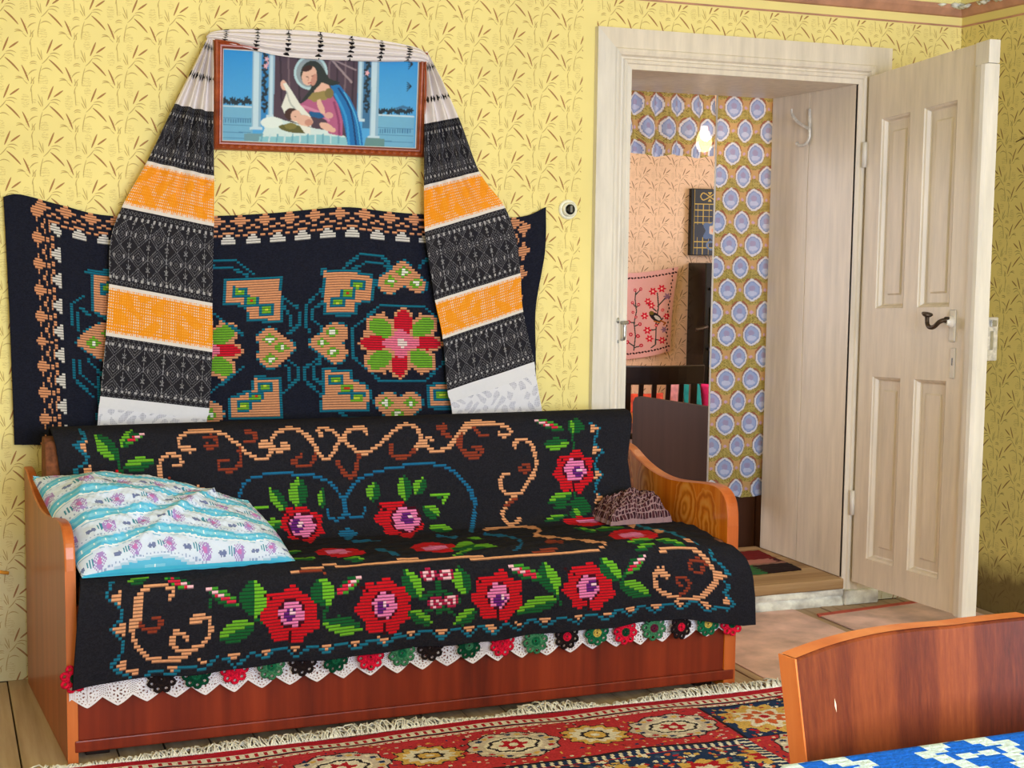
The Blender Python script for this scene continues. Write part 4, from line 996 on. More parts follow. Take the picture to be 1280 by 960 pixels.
for (x, y, z_, ca, cb) in fl:
    px, py = (80 + x / 3.048, 680 + y / 3.048) if z_ == 'C' else (480 + x / 2.667, 680 + y / 2.667)
    q = wall_pt(px, py - 2.5, 3.636)
    if ca not in pm_:
        o = mk('crochet_flower', V, F, YR[ca], blanket, True); pm_[ca] = o.data
    else:
        o = bpy.data.objects.new('crochet_flower', pm_[ca]); COL.objects.link(o); attach(o, blanket)
    o.location = q; o.rotation_euler = (0, random.uniform(0, .7), random.uniform(-.2, .2)); 
    if cb not in cm_:
        c_ = mk('flower_centre', Vc, Fc, YR[cb], None, True); cm_[cb] = c_.data; c_.parent = o
    else:
        c_ = bpy.data.objects.new('flower_centre', cm_[cb]); COL.objects.link(c_); c_.parent = o

# ---- white lace-edged cover below the blanket
nu, nv = 850, 84
U, Vv = np.meshgrid(np.linspace(0, 1, nu + 1), np.linspace(0, 1, nv + 1))
xx = .288 + 1.868 * U; per = .0735
tri_ = np.abs(((xx / per) % 1) - .5) * 2
zb = .140 + .028 * U + .025 * tri_ ** 1.2
zt_ = np.where(xx < .33, .238, .325); Z = zt_ + (zb - zt_) * Vv
P = np.stack([xx, 3.653 + .004 * np.sin(xx * 26) * Vv + .003 * np.sin(xx * 70) * Vv, Z], -1)
ii, jj = np.meshgrid(np.arange(nu), np.arange(nv)); cxx = centers(P)
holes = (ii % 2 == 1) & (jj % 3 == 1)
a = ((cxx[..., 0] / per) % 1 - .5) * per; b = cxx[..., 2] - (.140 + .028 * (cxx[..., 0] - .288) / 1.868) - .034
rr = np.hypot(a, b); th = np.arctan2(b, a)
motif = rr < .028
holes = np.where(motif, ((rr > .006) & (rr < .0125) & (np.cos(6 * th) < -.45)) | ((rr > .0165) & (rr < .0195) & (np.cos(12 * th) > .45)) | ((rr > .0235) & (rr < .026) & (np.cos(18 * th) > .4)), holes)
holes &= (jj < nv - 3)
M_['lace'] = m_plain('white_cotton_lace', (234, 230, 238), .9, .04, 60, spec=.15, bump=.2)
o = grid('lace_cover', P, None, M_['lace'], None, ~holes, True)
tag(o, 'white filet lace skirt with scalloped edge hanging below the blanket', 'lace cover')

# ================================================================== BLACK WALL RUG
def curve(pts, Y, n, knots=None):
    Q = np.array([wall_pt(a, b, Y) for a, b in pts]); t = np.linspace(0, 1, len(pts)) if knots is None else np.array(knots, float) / knots[-1]
    d = np.array(smoothpts(list(np.c_[t, Q[:, 0], Q[:, 2]]), 8)); tt = np.linspace(0, 1, n)
    return np.c_[np.interp(tt, d[:, 0], d[:, 1]), np.interp(tt, d[:, 0], d[:, 2])]
KY = 4.425; nu, nv = 345, 282
T = curve([(4, 246), (25, 243), (75, 256), (140, 270), (266, 270), (345, 266), (428, 259), (480, 264), (531, 268), (642, 272), (682, 259)], KY, nu + 1, [0, 21, 71, 136, 262, 341, 424, 476, 527, 638, 678])
Bt = curve([(18, 556), (200, 556), (400, 553), (672, 545)], KY, nu + 1, [0, 182, 382, 654])
Lf = curve([(4, 246), (7, 299), (11, 380), (14, 450), (18, 556)], KY, nv + 1, [0, 53, 134, 204, 310])
Rt = curve([(682, 259), (680, 317), (669, 380), (668, 430), (672, 545)], KY, nv + 1, [0, 58, 121, 171, 286])
u = np.linspace(0, 1, nu + 1)[None, :, None]; v = np.linspace(0, 1, nv + 1)[:, None, None]
C2 = (1 - v) * T[None] + v * Bt[None] + (1 - u) * Lf[:, None] + u * Rt[:, None] - ((1 - u) * (1 - v) * T[0] + u * (1 - v) * T[-1] + (1 - u) * v * Bt[0] + u * v * Bt[-1])
X, Z = C2[..., 0], C2[..., 1]
flat = np.stack([X, np.full_like(X, KY), Z], -1)
kp_ = np.stack([X, KY - .0 + .006 * fnoise(X * 4, Z * 3, 12) - .004, Z], -1)
sx, sy = image_px(centers(flat)); sx = quant(quant(sx, 3, 0), 2, 1); sy = quant(quant(sy, 3, 0), 2, 1)
KI = (26, 28, 41); p = Pat(sx, sy, KI)
PK = (216, 148, 106); WH = (214, 208, 202); TL = (20, 106, 130); GN = (110, 168, 44); RD = (204, 22, 42)
# border lattice: computed along the hanging's own edges
uu = np.repeat(((np.arange(nu) + .5) / nu)[None], nv, 0); vv = np.repeat(((np.arange(nv) + .5) / nv)[:, None], nu, 1)
vv = quant(vv, 3, 0)
Wd, Hd = 1.70, .74
CHART = ["....PP....", "...PPPP...", ".PPPPPPPP.", "...PPPP...", "P...PP...P", ".PP....PP.", "....PP....", "PP......PP", "W..PP.PP.W", "WW......WW", "WWW....WWW"]
CH = np.array([[{'.': 0, 'P': 1, 'W': 2}[q] for q in r_] for r_ in CHART])
def lattice(tm, d, on):
    ti = np.floor((tm / .078) % 1 * 10).astype(int) % 10; di = np.clip(np.floor(d / (Hd * 3 / nv) + .01).astype(int), 0, 10)
    val = CH[di, ti]
    for k_, c in ((1, PK), (2, WH)):
        k = ((val == k_) & on).ravel(); p.c[k] = lin(c); p.hit[k] = True
dtop = vv * Hd - .004; dl = uu * Wd - .082; dr_ = (1 - uu) * Wd - .05
lattice(uu * Wd, dtop, (dtop < .09) & (dl > .0) & (dtop < dl + .0) & (dr_ > dtop))
lattice(vv * Hd, dl + .0, (dl < .09) & (dl > 0) & (dtop >= dl))
lattice(vv * Hd, dr_ + .0, (dr_ < .09) & (dr_ > 0) & (dtop >= dr_))
p.at(250, 240, 3.2)
def flower3(pts, r=24):
    for x, y in pts: p.dia(x, y, r * 1.25, r, GN); p.dia(x, y, r * .6, r * .5, (238, 236, 222))
def hook(pts, sq):
    p.poly(pts, PK); p.line(list(pts) + [pts[0]], 11, TL)
    for k, (x, y) in enumerate(sq): p.rect(x - 30, y - 22, x + 30, y + 22, TL); p.rect(x - 19, y - 13, x + 19, y + 13, GN); p.rect(x - 7, y - 5, x + 7, y + 5, (200, 210, 60) if k != 1 else (196, 60, 30))
for q in ([(325, 415), (395, 465), (395, 530), (355, 570)], [(325, 445), (358, 490), (358, 535)], [(490, 385), (420, 460), (420, 530), (440, 560)], [(490, 440), (452, 470), (452, 510), (490, 545)], [(330, 655), (390, 700), (390, 750), (330, 810)], [(340, 690), (362, 710), (362, 750)], [(500, 650), (420, 700), (420, 750), (490, 815)], [(480, 680), (452, 700), (452, 740), (490, 770)],
          [(575, 305), (650, 245), (725, 255), (770, 300)], [(600, 320), (665, 280), (730, 285), (760, 310)], [(50, 272), (140, 272), (215, 330)], [(50, 300), (130, 305), (190, 335)], [(560, 880), (600, 905), (690, 905)], [(690, 340), (705, 370), (690, 400)], [(875, 300), (915, 265)]): p.line(q, 11.5, TL)
hook([(492, 312), (600, 318), (690, 330), (690, 420), (675, 440), (625, 445), (620, 490), (497, 490)], [(635, 375), (592, 408), (548, 442)])
hook([(327, 340), (215, 348), (98, 355), (100, 445), (185, 455), (190, 515), (325, 517)], [(160, 402), (210, 438), (265, 472)])
hook([(327, 742), (218, 742), (215, 790), (120, 825), (120, 910), (325, 905)], [(265, 780), (222, 820), (175, 858)])
hook([(492, 710), (605, 712), (612, 755), (660, 765), (680, 800), (675, 870), (490, 878)], [(545, 752), (588, 787), (628, 822)])
def heart(pts, fl_, r=24): p.poly(smoothpts(pts, 3, True), TL); c = np.mean(pts, 0); p.poly(smoothpts([tuple(c + (np.array(q) - c) * .93) for q in pts], 3, True), PK); flower3(fl_, r)
heart([(388, 618), (330, 572), (290, 540), (250, 550), (222, 580), (236, 618), (226, 655), (245, 692), (290, 714), (335, 680)], [(280, 590), (327, 622), (285, 668)])
heart([(428, 605), (480, 558), (530, 516), (588, 535), (594, 580), (575, 605), (594, 640), (582, 672), (540, 692), (480, 655)], [(530, 560), (488, 603), (530, 640)])
heart([(815, 268), (760, 308), (706, 350), (710, 382), (735, 408), (770, 413), (800, 388), (820, 380), (850, 398), (890, 408), (914, 375), (890, 340), (850, 303)], [(815, 322), (765, 358), (865, 365)])
heart([(696, 850), (702, 820), (740, 798), (780, 803), (795, 820), (830, 798), (870, 803), (893, 830), (893, 862), (850, 905), (800, 935), (740, 898)], [(745, 845), (845, 845), (790, 885)])
heart([(55, 835), (20, 850), (0, 880), (20, 925), (70, 925), (100, 900), (90, 860)], [(45, 890)])
p.line([(720, 455), (890, 455), (985, 540), (985, 670), (900, 757), (725, 757), (612, 660), (612, 545), (720, 455)], 11, TL)
def medal(cx, cy):
    G = [(-82, -62, 50, 34, 30), (85, -62, 50, 34, -30), (-85, 66, 50, 34, -30), (80, 64, 50, 34, 30)]
    for (dx, dy, a, b_, r_) in G: p.ell(cx + dx, cy + dy, a + 15, b_ + 14, PK, r_)
    for (dx, dy, a, b_) in ((7, -80, 34, 50), (-5, 84, 30, 48), (-102, 0, 58, 28), (98, 0, 56, 26)): p.ell(cx + dx, cy + dy, a + 11, b_ + 11, PK)
    for (dx, dy, a, b_, r_) in G: p.ell(cx + dx, cy + dy, a, b_, GN, r_)
    for (dx, dy, a, b_) in ((7, -80, 34, 50), (-5, 84, 30, 48), (-102, 0, 58, 28), (98, 0, 56, 26)): p.ell(cx + dx, cy + dy, a, b_, RD)
    p.ell(cx, cy, 62, 46, (238, 116, 146), 0, 4, .2); p.ell(cx, cy, 20, 16, (240, 214, 210))
    for (dx, dy) in ((-75, -125), (82, -120), (-70, 120), (85, 125), (-150, -45), (-148, 50)): p.line([(cx + dx * .8, cy + dy * .8), (cx + dx, cy + dy)], 12, PK)
medal(805, 605); medal(8, 634)
p.line([(50, 485), (175, 572), (180, 695), (40, 805)], 10, TL)
p.at(0, 230, 2.91)
hook([(335, 330), (430, 328), (430, 520), (378, 480), (345, 470), (338, 400)], [(400, 380)])
heart([(276, 575), (330, 520), (390, 500), (430, 520), (430, 650), (370, 645), (320, 615)], [(342, 580), (400, 545)])
for q in ([(262, 440), (310, 408)], [(262, 440), (265, 515)], [(290, 450), (330, 480)], [(285, 470), (290, 530)], [(268, 640), (268, 700), (340, 775)], [(292, 640), (296, 690), (350, 740)], [(320, 640), (370, 690)], [(360, 700), (360, 860)], [(320, 320), (400, 318)]): p.line(q, 11, TL)
p.at(500, 220, 3)
hook([(105, 785), (200, 770), (210, 870), (110, 870)], [(160, 820)])
o = grid('wall_rug', kp_, stitched(p, 0, KI), M_['wool'], None, None, True, .006)
tag(o, 'black woven wall rug with peach hearts and a red flower, hung above the sofa', 'wall rug')

# ================================================================== FRAMED PRINT
FX0, FX1, FZ0, FZ1 = .790, 1.460, 1.588, 1.913; FYb, FYt = 4.418, 4.388
def fy(z): return FYb + (FYt - FYb) * (z - FZ0) / (FZ1 - FZ0)
pic = thing('framed_print', (1.126, 4.40, FZ0), 'wide carved wooden frame with a print of a veiled mother and baby', 'picture')
FP = [(0, .018), (0, .0), (.004, -.006), (.009, -.008), (.013, -.004), (.017, -.007), (.021, -.007), (.026, -.001), (.026, .012)]
def fpiece(c0, c1, i0, i1, name='frame_rail'):
    V = []; n = len(FP)
    for (c, i) in ((c0, i0), (c1, i1)):
        for d, h in FP:
            x = c[0] + i[0] * d; z = c[1] + i[1] * d; V.append((x, fy(z) + h, z))
    return mk(name, V, [(k, k + 1, n + k + 1, n + k) for k in range(n - 1)], M_['frame'], pic)
TLc, TRc, BRc, BLc = (FX0, FZ1), (FX1, FZ1), (FX1, FZ0), (FX0, FZ0)
for a, b, ia, ib in ((TLc, TRc, (1, -1), (-1, -1)), (TRc, BRc, (-1, -1), (-1, 1)), (BRc, BLc, (-1, 1), (1, 1)), (BLc, TLc, (1, 1), (1, -1))): fpiece(a, b, ia, ib)
# carved scallops along the bottom rail
V = []; F = []
for i in range(26):
    cx_ = FX0 + .03 + i * .0245; b0 = len(V)
    for k in range(7):
        g = math.pi * k / 6; V.append((cx_ + .010 * math.cos(g), fy(FZ0) - .0085, FZ0 + .006 + .011 * math.sin(g))); V.append((cx_ + .006 * math.cos(g), fy(FZ0) - .0115, FZ0 + .006 + .007 * math.sin(g)))
    for k in range(6): F.append((b0 + 2 * k, b0 + 2 * k + 2, b0 + 2 * k + 3, b0 + 2 * k + 1))
    F.append(tuple(b0 + 2 * k + 1 for k in range(7)))
mk('carving', V, F, M_['frame'], pic, True)
nu, nv = 336, 164
x0, x1, z0, z1 = FX0 + .024, FX1 - .024, FZ0 + .024, FZ1 - .024
U, Vv = np.meshgrid(np.linspace(0, 1, nu + 1), np.linspace(0, 1, nv + 1))
X = x0 + (x1 - x0) * U; Z = z1 + (z0 - z1) * Vv
P = np.stack([X, fy(Z) + .008, Z], -1)
sx, sy = image_px(centers(np.stack([X, np.full_like(X, 4.40), Z], -1))); p = Pat(sx, sy, (38, 140, 210)).at(240, 20, 4)
sk_ = (sy.ravel() - 60) / 70; p.c = p.c * (1 - .35 * np.clip(sk_, 0, 1)[:, None]) + lin((120, 195, 230)) * (.35 * np.clip(sk_, 0, 1)[:, None])
wl = (112, 172, 204); wd_ = (70, 122, 160); co = (190, 214, 226); cs = (140, 176, 200); dk = (34, 50, 60)
p.poly([(120, 440), (310, 448), (310, 640), (120, 630)], wl); p.poly([(930, 490), (1120, 500), (1120, 680), (930, 670)], wl)
for k in range(14): p.ell(140 + k * 12.5, 425 + 8 * math.sin(k * 2.1), 11, 13 + 5 * math.sin(k * 1.3), dk, 0, 5, .3); p.ell(940 + k * 12.5, 474 + 6 * math.sin(k * 1.9), 10, 12 + 4 * math.sin(k * 1.7), dk, 0, 5, .3)
p.poly([(1010, 462), (1060, 445), (1110, 462)], (60, 110, 150))
for k in range(13): p.rect(146 + k * 12.5, 512, 152 + k * 12.5, 532, wd_); p.rect(946 + k * 12.5, 562, 952 + k * 12.5, 584, wd_)
for y in (505, 540, 575, 605): p.line([(120, y), (300, y + 6)], 3, wd_)
for y in (555, 590, 622): p.line([(940, y), (1115, y + 8)], 3, wd_)
p.line([(120, 446), (305, 454)], 8, co); p.line([(935, 492), (1115, 502)], 8, co)
p.rect(350, 150, 384, 520, (50, 130, 190)); p.rect(860, 200, 896, 560, (60, 110, 150))
for k in range(12): p.ell(366 + 9 * math.sin(k * 2), 200 + k * 24, 12, 14, dk, 30 * k, 3, .4); p.ell(878 + 7 * math.sin(k * 2), 225 + k * 22, 10, 13, dk, 30 * k, 3, .4)
for (x, y) in ((375, 215), (385, 235), (370, 250), (850, 300), (878, 285)): p.ell(x, y, 9, 11, (226, 170, 180), 0, 5, .3)
for (a, b, y0, y1) in ((304, 350, 130, 560), (386, 414, 150, 500), (832, 860, 190, 520), (896, 938, 200, 605)):
    p.rect(a, y0, b, y1, co); p.rect(a + (b - a) * .7, y0, b, y1, cs); p.rect(a, y0, a + 5, y1, cs); p.rect(a - 10, y1 - 8, b + 10, y1 + 6, co)
p.poly([(268, 585), (360, 585), (350, 625), (268, 620)], (110, 150, 160)); p.poly([(880, 605), (972, 612), (972, 660), (870, 650)], (100, 140, 140))
for k in range(7): p.line([(150 + k * 18, 132), (165 + k * 18, 150 + 5 * (k % 3))], 5, dk)
for a in ((1100, 350), (1105, 240)):
    for k in range(5): p.line([a, (a[0] - 22, a[1] - 20 + k * 11)], 4, dk)
p.poly([(414, 150), (830, 150), (830, 640), (700, 620), (414, 500)], (78, 60, 72))
for k, x in enumerate((440, 480, 530, 690, 730, 770, 810)): p.line([(x, 180), (x + (12 if k < 3 else -4), 420 if k < 3 else 330 + 40 * (k - 3))], 9, (112, 92, 100) if k % 2 else (56, 42, 54))
p.line([(690, 210), (800, 330)], 10, (150, 132, 136)); p.line([(700, 215), (820, 270)], 8, (140, 122, 128))
p.ell(595, 282, 84, 86, (176, 206, 212)); p.ell(595, 282, 72, 74, (140, 152, 158))
p.poly([(345, 628), (370, 560), (360, 525), (430, 505), (470, 520), (620, 560), (720, 575), (775, 600), (790, 645)], (206, 224, 222)); p.ell(405, 530, 55, 28, (222, 232, 226))
p.poly([(345, 600), (500, 600), (640, 590), (780, 605), (790, 648), (340, 630)], (136, 192, 202))
for k in range(11): p.line([(360 + k * 38, 590), (352 + k * 39, 632)], 8, (196, 218, 220) if k % 2 else (104, 164, 184))
sk1 = (224, 178, 156); sk2 = (196, 140, 122)
p.poly([(690, 335), (742, 345), (792, 405), (832, 485), (856, 575), (866, 650), (790, 648), (772, 560), (748, 470), (712, 395)], (26, 110, 176))
p.line([(735, 360), (800, 470), (830, 640)], 9, (16, 60, 110), 3); p.line([(720, 390), (775, 500), (795, 640)], 12, (50, 146, 206), 3); p.line([(765, 380), (825, 500), (852, 640)], 6, (80, 170, 214), 3)
p.poly([(700, 385), (735, 440), (760, 520), (762, 600), (690, 585), (680, 520), (640, 500), (560, 472), (540, 438), (600, 405)], (176, 92, 130)); p.line([(560, 450), (640, 480), (690, 520)], 14, (204, 130, 158), 3); p.line([(715, 430), (740, 520), (745, 590)], 12, (140, 62, 104), 3)
p.poly([(590, 475), (650, 480), (672, 505), (640, 510), (600, 500)], (30, 90, 140))
p.ell(655, 372, 40, 42, sk1); p.ell(640, 400, 55, 24, (150, 132, 76), -10, 6, .1); p.ell(690, 385, 22, 26, (126, 112, 66))
p.poly(smoothpts([(545, 300), (552, 255), (590, 224), (632, 232), (662, 268), (690, 312), (742, 332), (700, 348), (655, 332), (640, 345), (612, 375), (572, 422), (545, 432), (600, 352), (560, 330)], 3, True), (42, 50, 46))
p.ell(588, 298, 36, 48, sk1, 18); p.ell(578, 262, 26, 14, (60, 34, 28), -20); p.ell(612, 318, 14, 30, sk2, 15); p.line([(572, 302), (584, 305)], 4, (130, 88, 74)); p.line([(598, 300), (610, 298)], 4, (130, 88, 74)); p.line([(586, 308), (582, 322)], 4, sk2); p.line([(584, 334), (598, 333)], 5, (176, 70, 70))
p.poly([(628, 420), (645, 412), (668, 460), (672, 490), (650, 485), (632, 450)], sk1); p.ell(690, 495, 22, 16, (214, 160, 150)); p.ell(462, 345, 16, 26, sk1, -15)
p.poly([(455, 335), (475, 335), (500, 370), (545, 440), (600, 500), (604, 552), (560, 545), (480, 510), (452, 450), (478, 380)], (226, 226, 214)); p.line([(478, 380), (500, 440), (560, 500)], 8, (180, 184, 176), 3)
p.ell(502, 488, 34, 30, (70, 44, 34)); p.ell(524, 496, 25, 28, sk1, 20); p.ell(570, 522, 42, 28, sk1, 15); p.ell(590, 530, 20, 16, sk2); p.line([(518, 500), (526, 502)], 4, (80, 40, 34))
p.ell(518, 562, 78, 20, (96, 92, 44), 8); p.ell(500, 548, 30, 16, (128, 118, 60)); p.poly([(540, 540), (600, 555), (600, 590), (570, 580)], (226, 226, 214)); p.ell(680, 552, 38, 18, sk1, 25); p.ell(712, 568, 14, 12, sk1)
c = p.out(); e = 3
c = sum(np.roll(np.roll(c, i_, 0), j_, 1) * w__ for i_, j_, w__ in ((0, 0, .4), (1, 0, .15), (-1, 0, .15), (0, 1, .15), (0, -1, .15)))
for sl_ in (np.s_[:e], np.s_[-e:], np.s_[:, :e], np.s_[:, -e:]): c[sl_] = lin((206, 202, 190))
tp = m_dye('printed_paper', .6, 0, 100, .2)
grid('print', P, c, tp, pic, None, False)
box('backing', FX0 + .004, FX1 - .004, 4.424, 4.436, FZ0 + .004, FZ1 - .004, M_['brown_board'], pic, 0)

# ================================================================== LONG EMBROIDERED TOWEL
M_['towel'] = m_dye('towel_cotton', .9, .15, 350, .15, .12)
TWH = (240, 230, 228); TBK = (38, 36, 42); TOR = (248, 152, 26)
TK = [0, 1, 2, 3, 3.4, 4, 5, 6, 7, 8]
def towel_colour(t, a, b, rn):
    """t band coordinate, a across (m), b down (m)"""
    c = np.zeros(t.shape + (3,)); c[:] = lin(TWH)
    for lo, hi in ((1, 2), (3, 4), (5, 6)):
        m = (t >= lo) & (t < hi); f = (t - lo) / (hi - lo)
        da, db = .062, .066
        fa = np.abs((a / da) % 1 - .5) * 2; fb = np.abs((b / db) % 1 - .5) * 2
        dm = fa + fb
        lines = ((np.abs(dm % .30 - .15) < .030) & (dm < 1.0)) | (np.abs(dm - 1.02) < .035)
        star = (fa > .965) & (((b / .011) % 1) < .7) | ((np.abs(fa - fb) < .045) & (fa > .80))
        edge = (f < .13) | (f > .87)
        ed = np.abs(((a / .016) % 1) - .5) * 2 + np.abs(((b / .016) % 1) - .5) * 2
        el = np.abs(ed - .75) < .12
        tooth = ((f > .13) & (f < .165) | (f > .835) & (f < .87)) & (((a / .0205) % 1) < .33)
        cc = np.zeros_like(c); cc[:] = lin(TBK)
        cc[(lines & ~edge)] = lin((116, 114, 120)); cc[(star & ~edge)] = lin((142, 140, 144)); cc[el & edge] = lin((112, 110, 114)); cc[tooth] = lin((176, 172, 174))
        cc[((np.abs(fa - .52) < .05) & (np.abs(fb - .10) < .08)) & ~edge] = lin((170, 166, 168))
        c[m] = cc[m]
    for lo, hi in ((2, 3), (4, 5)):
        m = (t >= lo) & (t < hi); f = (t - lo) / (hi - lo)
        cc = np.zeros_like(c); cc[:] = lin(TOR)
        dots = (((a / .0075) % 1) < .36) & (((b / .0085) % 1) < .50)
        blob = np.sin(a * 62 + 1.2 * np.sin(b * 55)) * np.sin(b * 58 + 1.0 * np.sin(a * 40)) > .22
        cc[dots & (~blob | (f < .16) | (f > .84))] = lin((240, 214, 190)); cc[dots & blob] = lin((252, 176, 70))
        e = (f < .07) | (f > .93); cc[e & (((a / .006) % 1) < .5)] = lin((238, 222, 210))
        c[m] = cc[m]
    for k in (2, 3, 4, 5): c[np.abs(t - k) < .035] = lin((234, 224, 218))
    la = t > 7
    fl_ = np.sin(a * 120 + 2 * np.sin(b * 60)) * np.sin(b * 110 + 1.5 * np.sin(a * 70)) > -.1; hol = (((a / .005) % 1) < .4) & (((b / .005) % 1) < .5)
    c[la] = lin((222, 220, 232)); c[la & fl_] = lin((238, 236, 244)); c[la & hol & ~fl_] = lin((168, 168, 184)); c[(t > 6) & (t <= 7)] = lin((236, 234, 240))
    return c
def towel_end(Lp, Rp, Y0, folds, seed, dots):
    nu, nv = 190, 560
    Ld = curve(Lp, Y0, nv + 1, TK); Rd = curve(Rp, Y0, nv + 1, TK)
    tt = np.linspace(0, 8, nv + 1)
    u = np.linspace(0, 1, nu + 1)
    X = Ld[:, 0][:, None] * (1 - u) + Rd[:, 0][:, None] * u; Z = Ld[:, 1][:, None] * (1 - u) + Rd[:, 1][:, None] * u
    gath = np.exp(-((tt / 2.6) ** 2))[:, None]
    Y = Y0 - .016 * gath * np.sin(u * folds * 6.283 + seed)[None] * np.minimum(1, tt / .4)[:, None] - .004 * np.sin(u * 9 + seed)[None] * (tt / 8)[:, None] - .008 * np.clip((tt - 2) / 3, 0, 1)[:, None]
    P = np.stack([X, Y, Z], -1)
    T2 = np.repeat(((tt[1:] + tt[:-1]) / 2)[:, None], nu, 1); uc = (u[1:] + u[:-1]) / 2
    a = np.repeat((uc * .34)[None], nv, 0) + (0 if seed < 2 else .01); dz = np.hypot(np.diff(Ld[:, 0] + Rd[:, 0]) / 2, np.diff(Ld[:, 1] + Rd[:, 1]) / 2); b = np.repeat(np.cumsum(dz)[:, None], nu, 1)
    c = towel_colour(T2, a, b, seed)
    for td in dots:
        k = (np.abs(T2 - td) < .028 + .02 * np.sin(a * 260)) & (np.sin(a * 190) > -.55); c[k] = lin((30, 26, 28))
    return P, c
towel = thing('embroidered_towel', (1.1, 4.37, 1.9), 'long white towel with black and orange bands draped over the framed print', 'towel')
P, c = towel_end([(262, 42), (218, 130), (183, 203), (153, 257), (138, 300), (136, 357), (132, 417), (125, 495), (123, 509), (120, 550)], [(266, 46), (266, 140), (267, 222), (267, 281), (266, 320), (265, 381), (265, 438), (261, 510), (258, 524), (255, 556)], 4.388, 3.2, .4, (.16, .56))
grid('hanging_end', P, c, M_['towel'], towel)
P, c = towel_end([(530, 66), (529, 155), (529, 234), (530, 288), (535, 325), (543, 377), (552, 422), (558, 488), (562, 503), (567, 540)], [(534, 64), (572, 147), (599, 216), (630, 258), (645, 300), (650, 343), (653, 388), (667, 452), (669, 468), (681, 536)], 4.388, 3.0, 2.2, (.22, .66))
grid('hanging_end', P, c, M_['towel'], towel)
nu, nv = 230, 44
Tc = curve([(259, 44), (268, 38), (300, 35), (380, 37), (450, 45), (505, 54), (528, 60), (538, 68)], 4.365, nu + 1, [0, 9, 41, 121, 191, 246, 269, 278])
Bc = curve([(259, 46), (275, 50), (310, 59), (345, 68), (390, 73), (470, 76), (520, 76), (538, 78)], 4.365, nu + 1, [0, 16, 51, 86, 131, 211, 261, 278])
v = np.linspace(0, 1, nv + 1)[:, None]; u = np.linspace(0, 1, nu + 1)
X = Tc[:, 0][None] * (1 - v) + Bc[:, 0][None] * v; Z = Tc[:, 1][None] * (1 - v) + Bc[:, 1][None] * v
env = np.sin(np.pi * np.clip(u, .0, 1))[None] ** .5
Y = 4.398 - .030 * np.sin(np.pi * (v * .75 + .12)) * (.72 + .28 * env) - .006 * np.sin(v * 26 + 3 * u[None]) * env
P = np.stack([X, Y, Z], -1)
c = np.zeros((nv, nu, 3)); c[:] = lin(TWH); uc = (u[1:] + u[:-1]) / 2; vc = ((v[1:] + v[:-1]) / 2)
for k, px in enumerate((283, 322, 361, 401, 440, 478, 513)):
    uk = (px - 259) / 278.; w_ = .008 + .006 * np.sin(vc * 34 + k); m = (np.abs(uc[None] - uk - .012 * (.5 - vc)) < w_) & (np.sin(vc * 40 + k * 1.7) > -.75); c[m] = lin((28, 24, 26))
grid('swag', P, c, M_['towel'], towel)

# ================================================================== PILLOW AND CHECKED CLOTH
A = np.array((.232, 4.02, .672)); B = np.array((.322, 3.63, .478)); Cq = np.array((.862, 3.66, .472)); D = np.array((.805, 3.995, .580))
nu, nv = 180, 130
def pillow_side(sgn):
    U, Vv = np.meshgrid(np.linspace(0, 1, nu + 1), np.linspace(0, 1, nv + 1))
    u, v = U[..., None], Vv[..., None]
    base = (A * (1 - u) + D * u) * (1 - v) + (B * (1 - u) + Cq * u) * v
    e = np.clip((1 - np.abs(2 * U - 1) ** 3.2) * (1 - np.abs(2 * Vv - 1) ** 3.2), 0, 1) ** .52
    # pinch the sides inwards between the corners
    nrm_ = np.array((.10, -.50, .86)); nrm_ /= np.linalg.norm(nrm_)
    h = (.092 if sgn > 0 else .03) * e * (1 + .30 * np.exp(-((U - .30) ** 2 + (Vv - .45) ** 2) / .06) - .45 * np.exp(-((U - 1) ** 2 + Vv ** 2) / .08))
    ridge = lambda q: 1 - np.abs(np.sin(q)) ** .7
    wr = .022 * ridge(7.5 * (U + .35 * Vv) + .9 * np.sin(4 * Vv) + .4) * np.exp(-((U - .12) / .17) ** 2) * e + .016 * ridge(8 * (Vv - .5 * U) + .7) * np.exp(-((Vv - .22) / .26) ** 2 - ((U - .35) / .30) ** 2) * e
    wr = wr + .012 * np.exp(-((Vv - .95 + 1.25 * (U - .22)) / .040) ** 2) * e * (U < .75) - .010 * np.exp(-((Vv - .80 + 1.25 * (U - .22)) / .05) ** 2) * e + .007 * fnoise(U * 5, Vv * 5, 31) * e + .004 * fnoise(U * 12, Vv * 12, 37) * e - .008
    P = base + nrm_ * ((h + (wr if sgn > 0 else 0)) * sgn)[..., None]
    P[..., 2] += .006
    return P
PW = (214, 226, 248); PC = (92, 186, 226); PC2 = (130, 204, 234)
us, vs_ = np.meshgrid((np.arange(nu) + .5) / nu, (np.arange(nv) + .5) / nv)
w_ = vs_ + .05 * np.sin(us * 6.0) * (1 - vs_) + .03 * np.sin(us * 9 + vs_ * 5)
nb = 4.9; f = (w_ * nb + .12) % 1
c = np.zeros((nv, nu, 3)); c[:] = lin(PW)
c[f < .30] = lin(PC); c[(f < .34) & (f >= .30)] = lin((236, 242, 248)); c[(f > .10) & (f < .20)] = lin(PC2); c[(f > .36) & (f < .38)] = lin((150, 190, 220)); c[(f > .95)] = lin((176, 206, 232))
ab = us * .56; band = np.floor(w_ * nb + .12)
star = ((((ab / .028) % 1 - .5) * .028) ** 2 + ((f - .15) * .07) ** 2 < .0028 ** 2) & (f < .3); c[star] = lin((236, 248, 252))
g1 = (((ab + .045 * (band % 2)) / .09) % 1 - .5) * .09; g2 = (f - .66) * .078
rr = np.hypot(g1, g2 * 1.0)
c[(rr < .017) & (np.sin(g1 * 900) * np.sin(g2 * 900) > -.25)] = lin((168, 140, 206)); c[(rr < .006)] = lin((196, 120, 190))
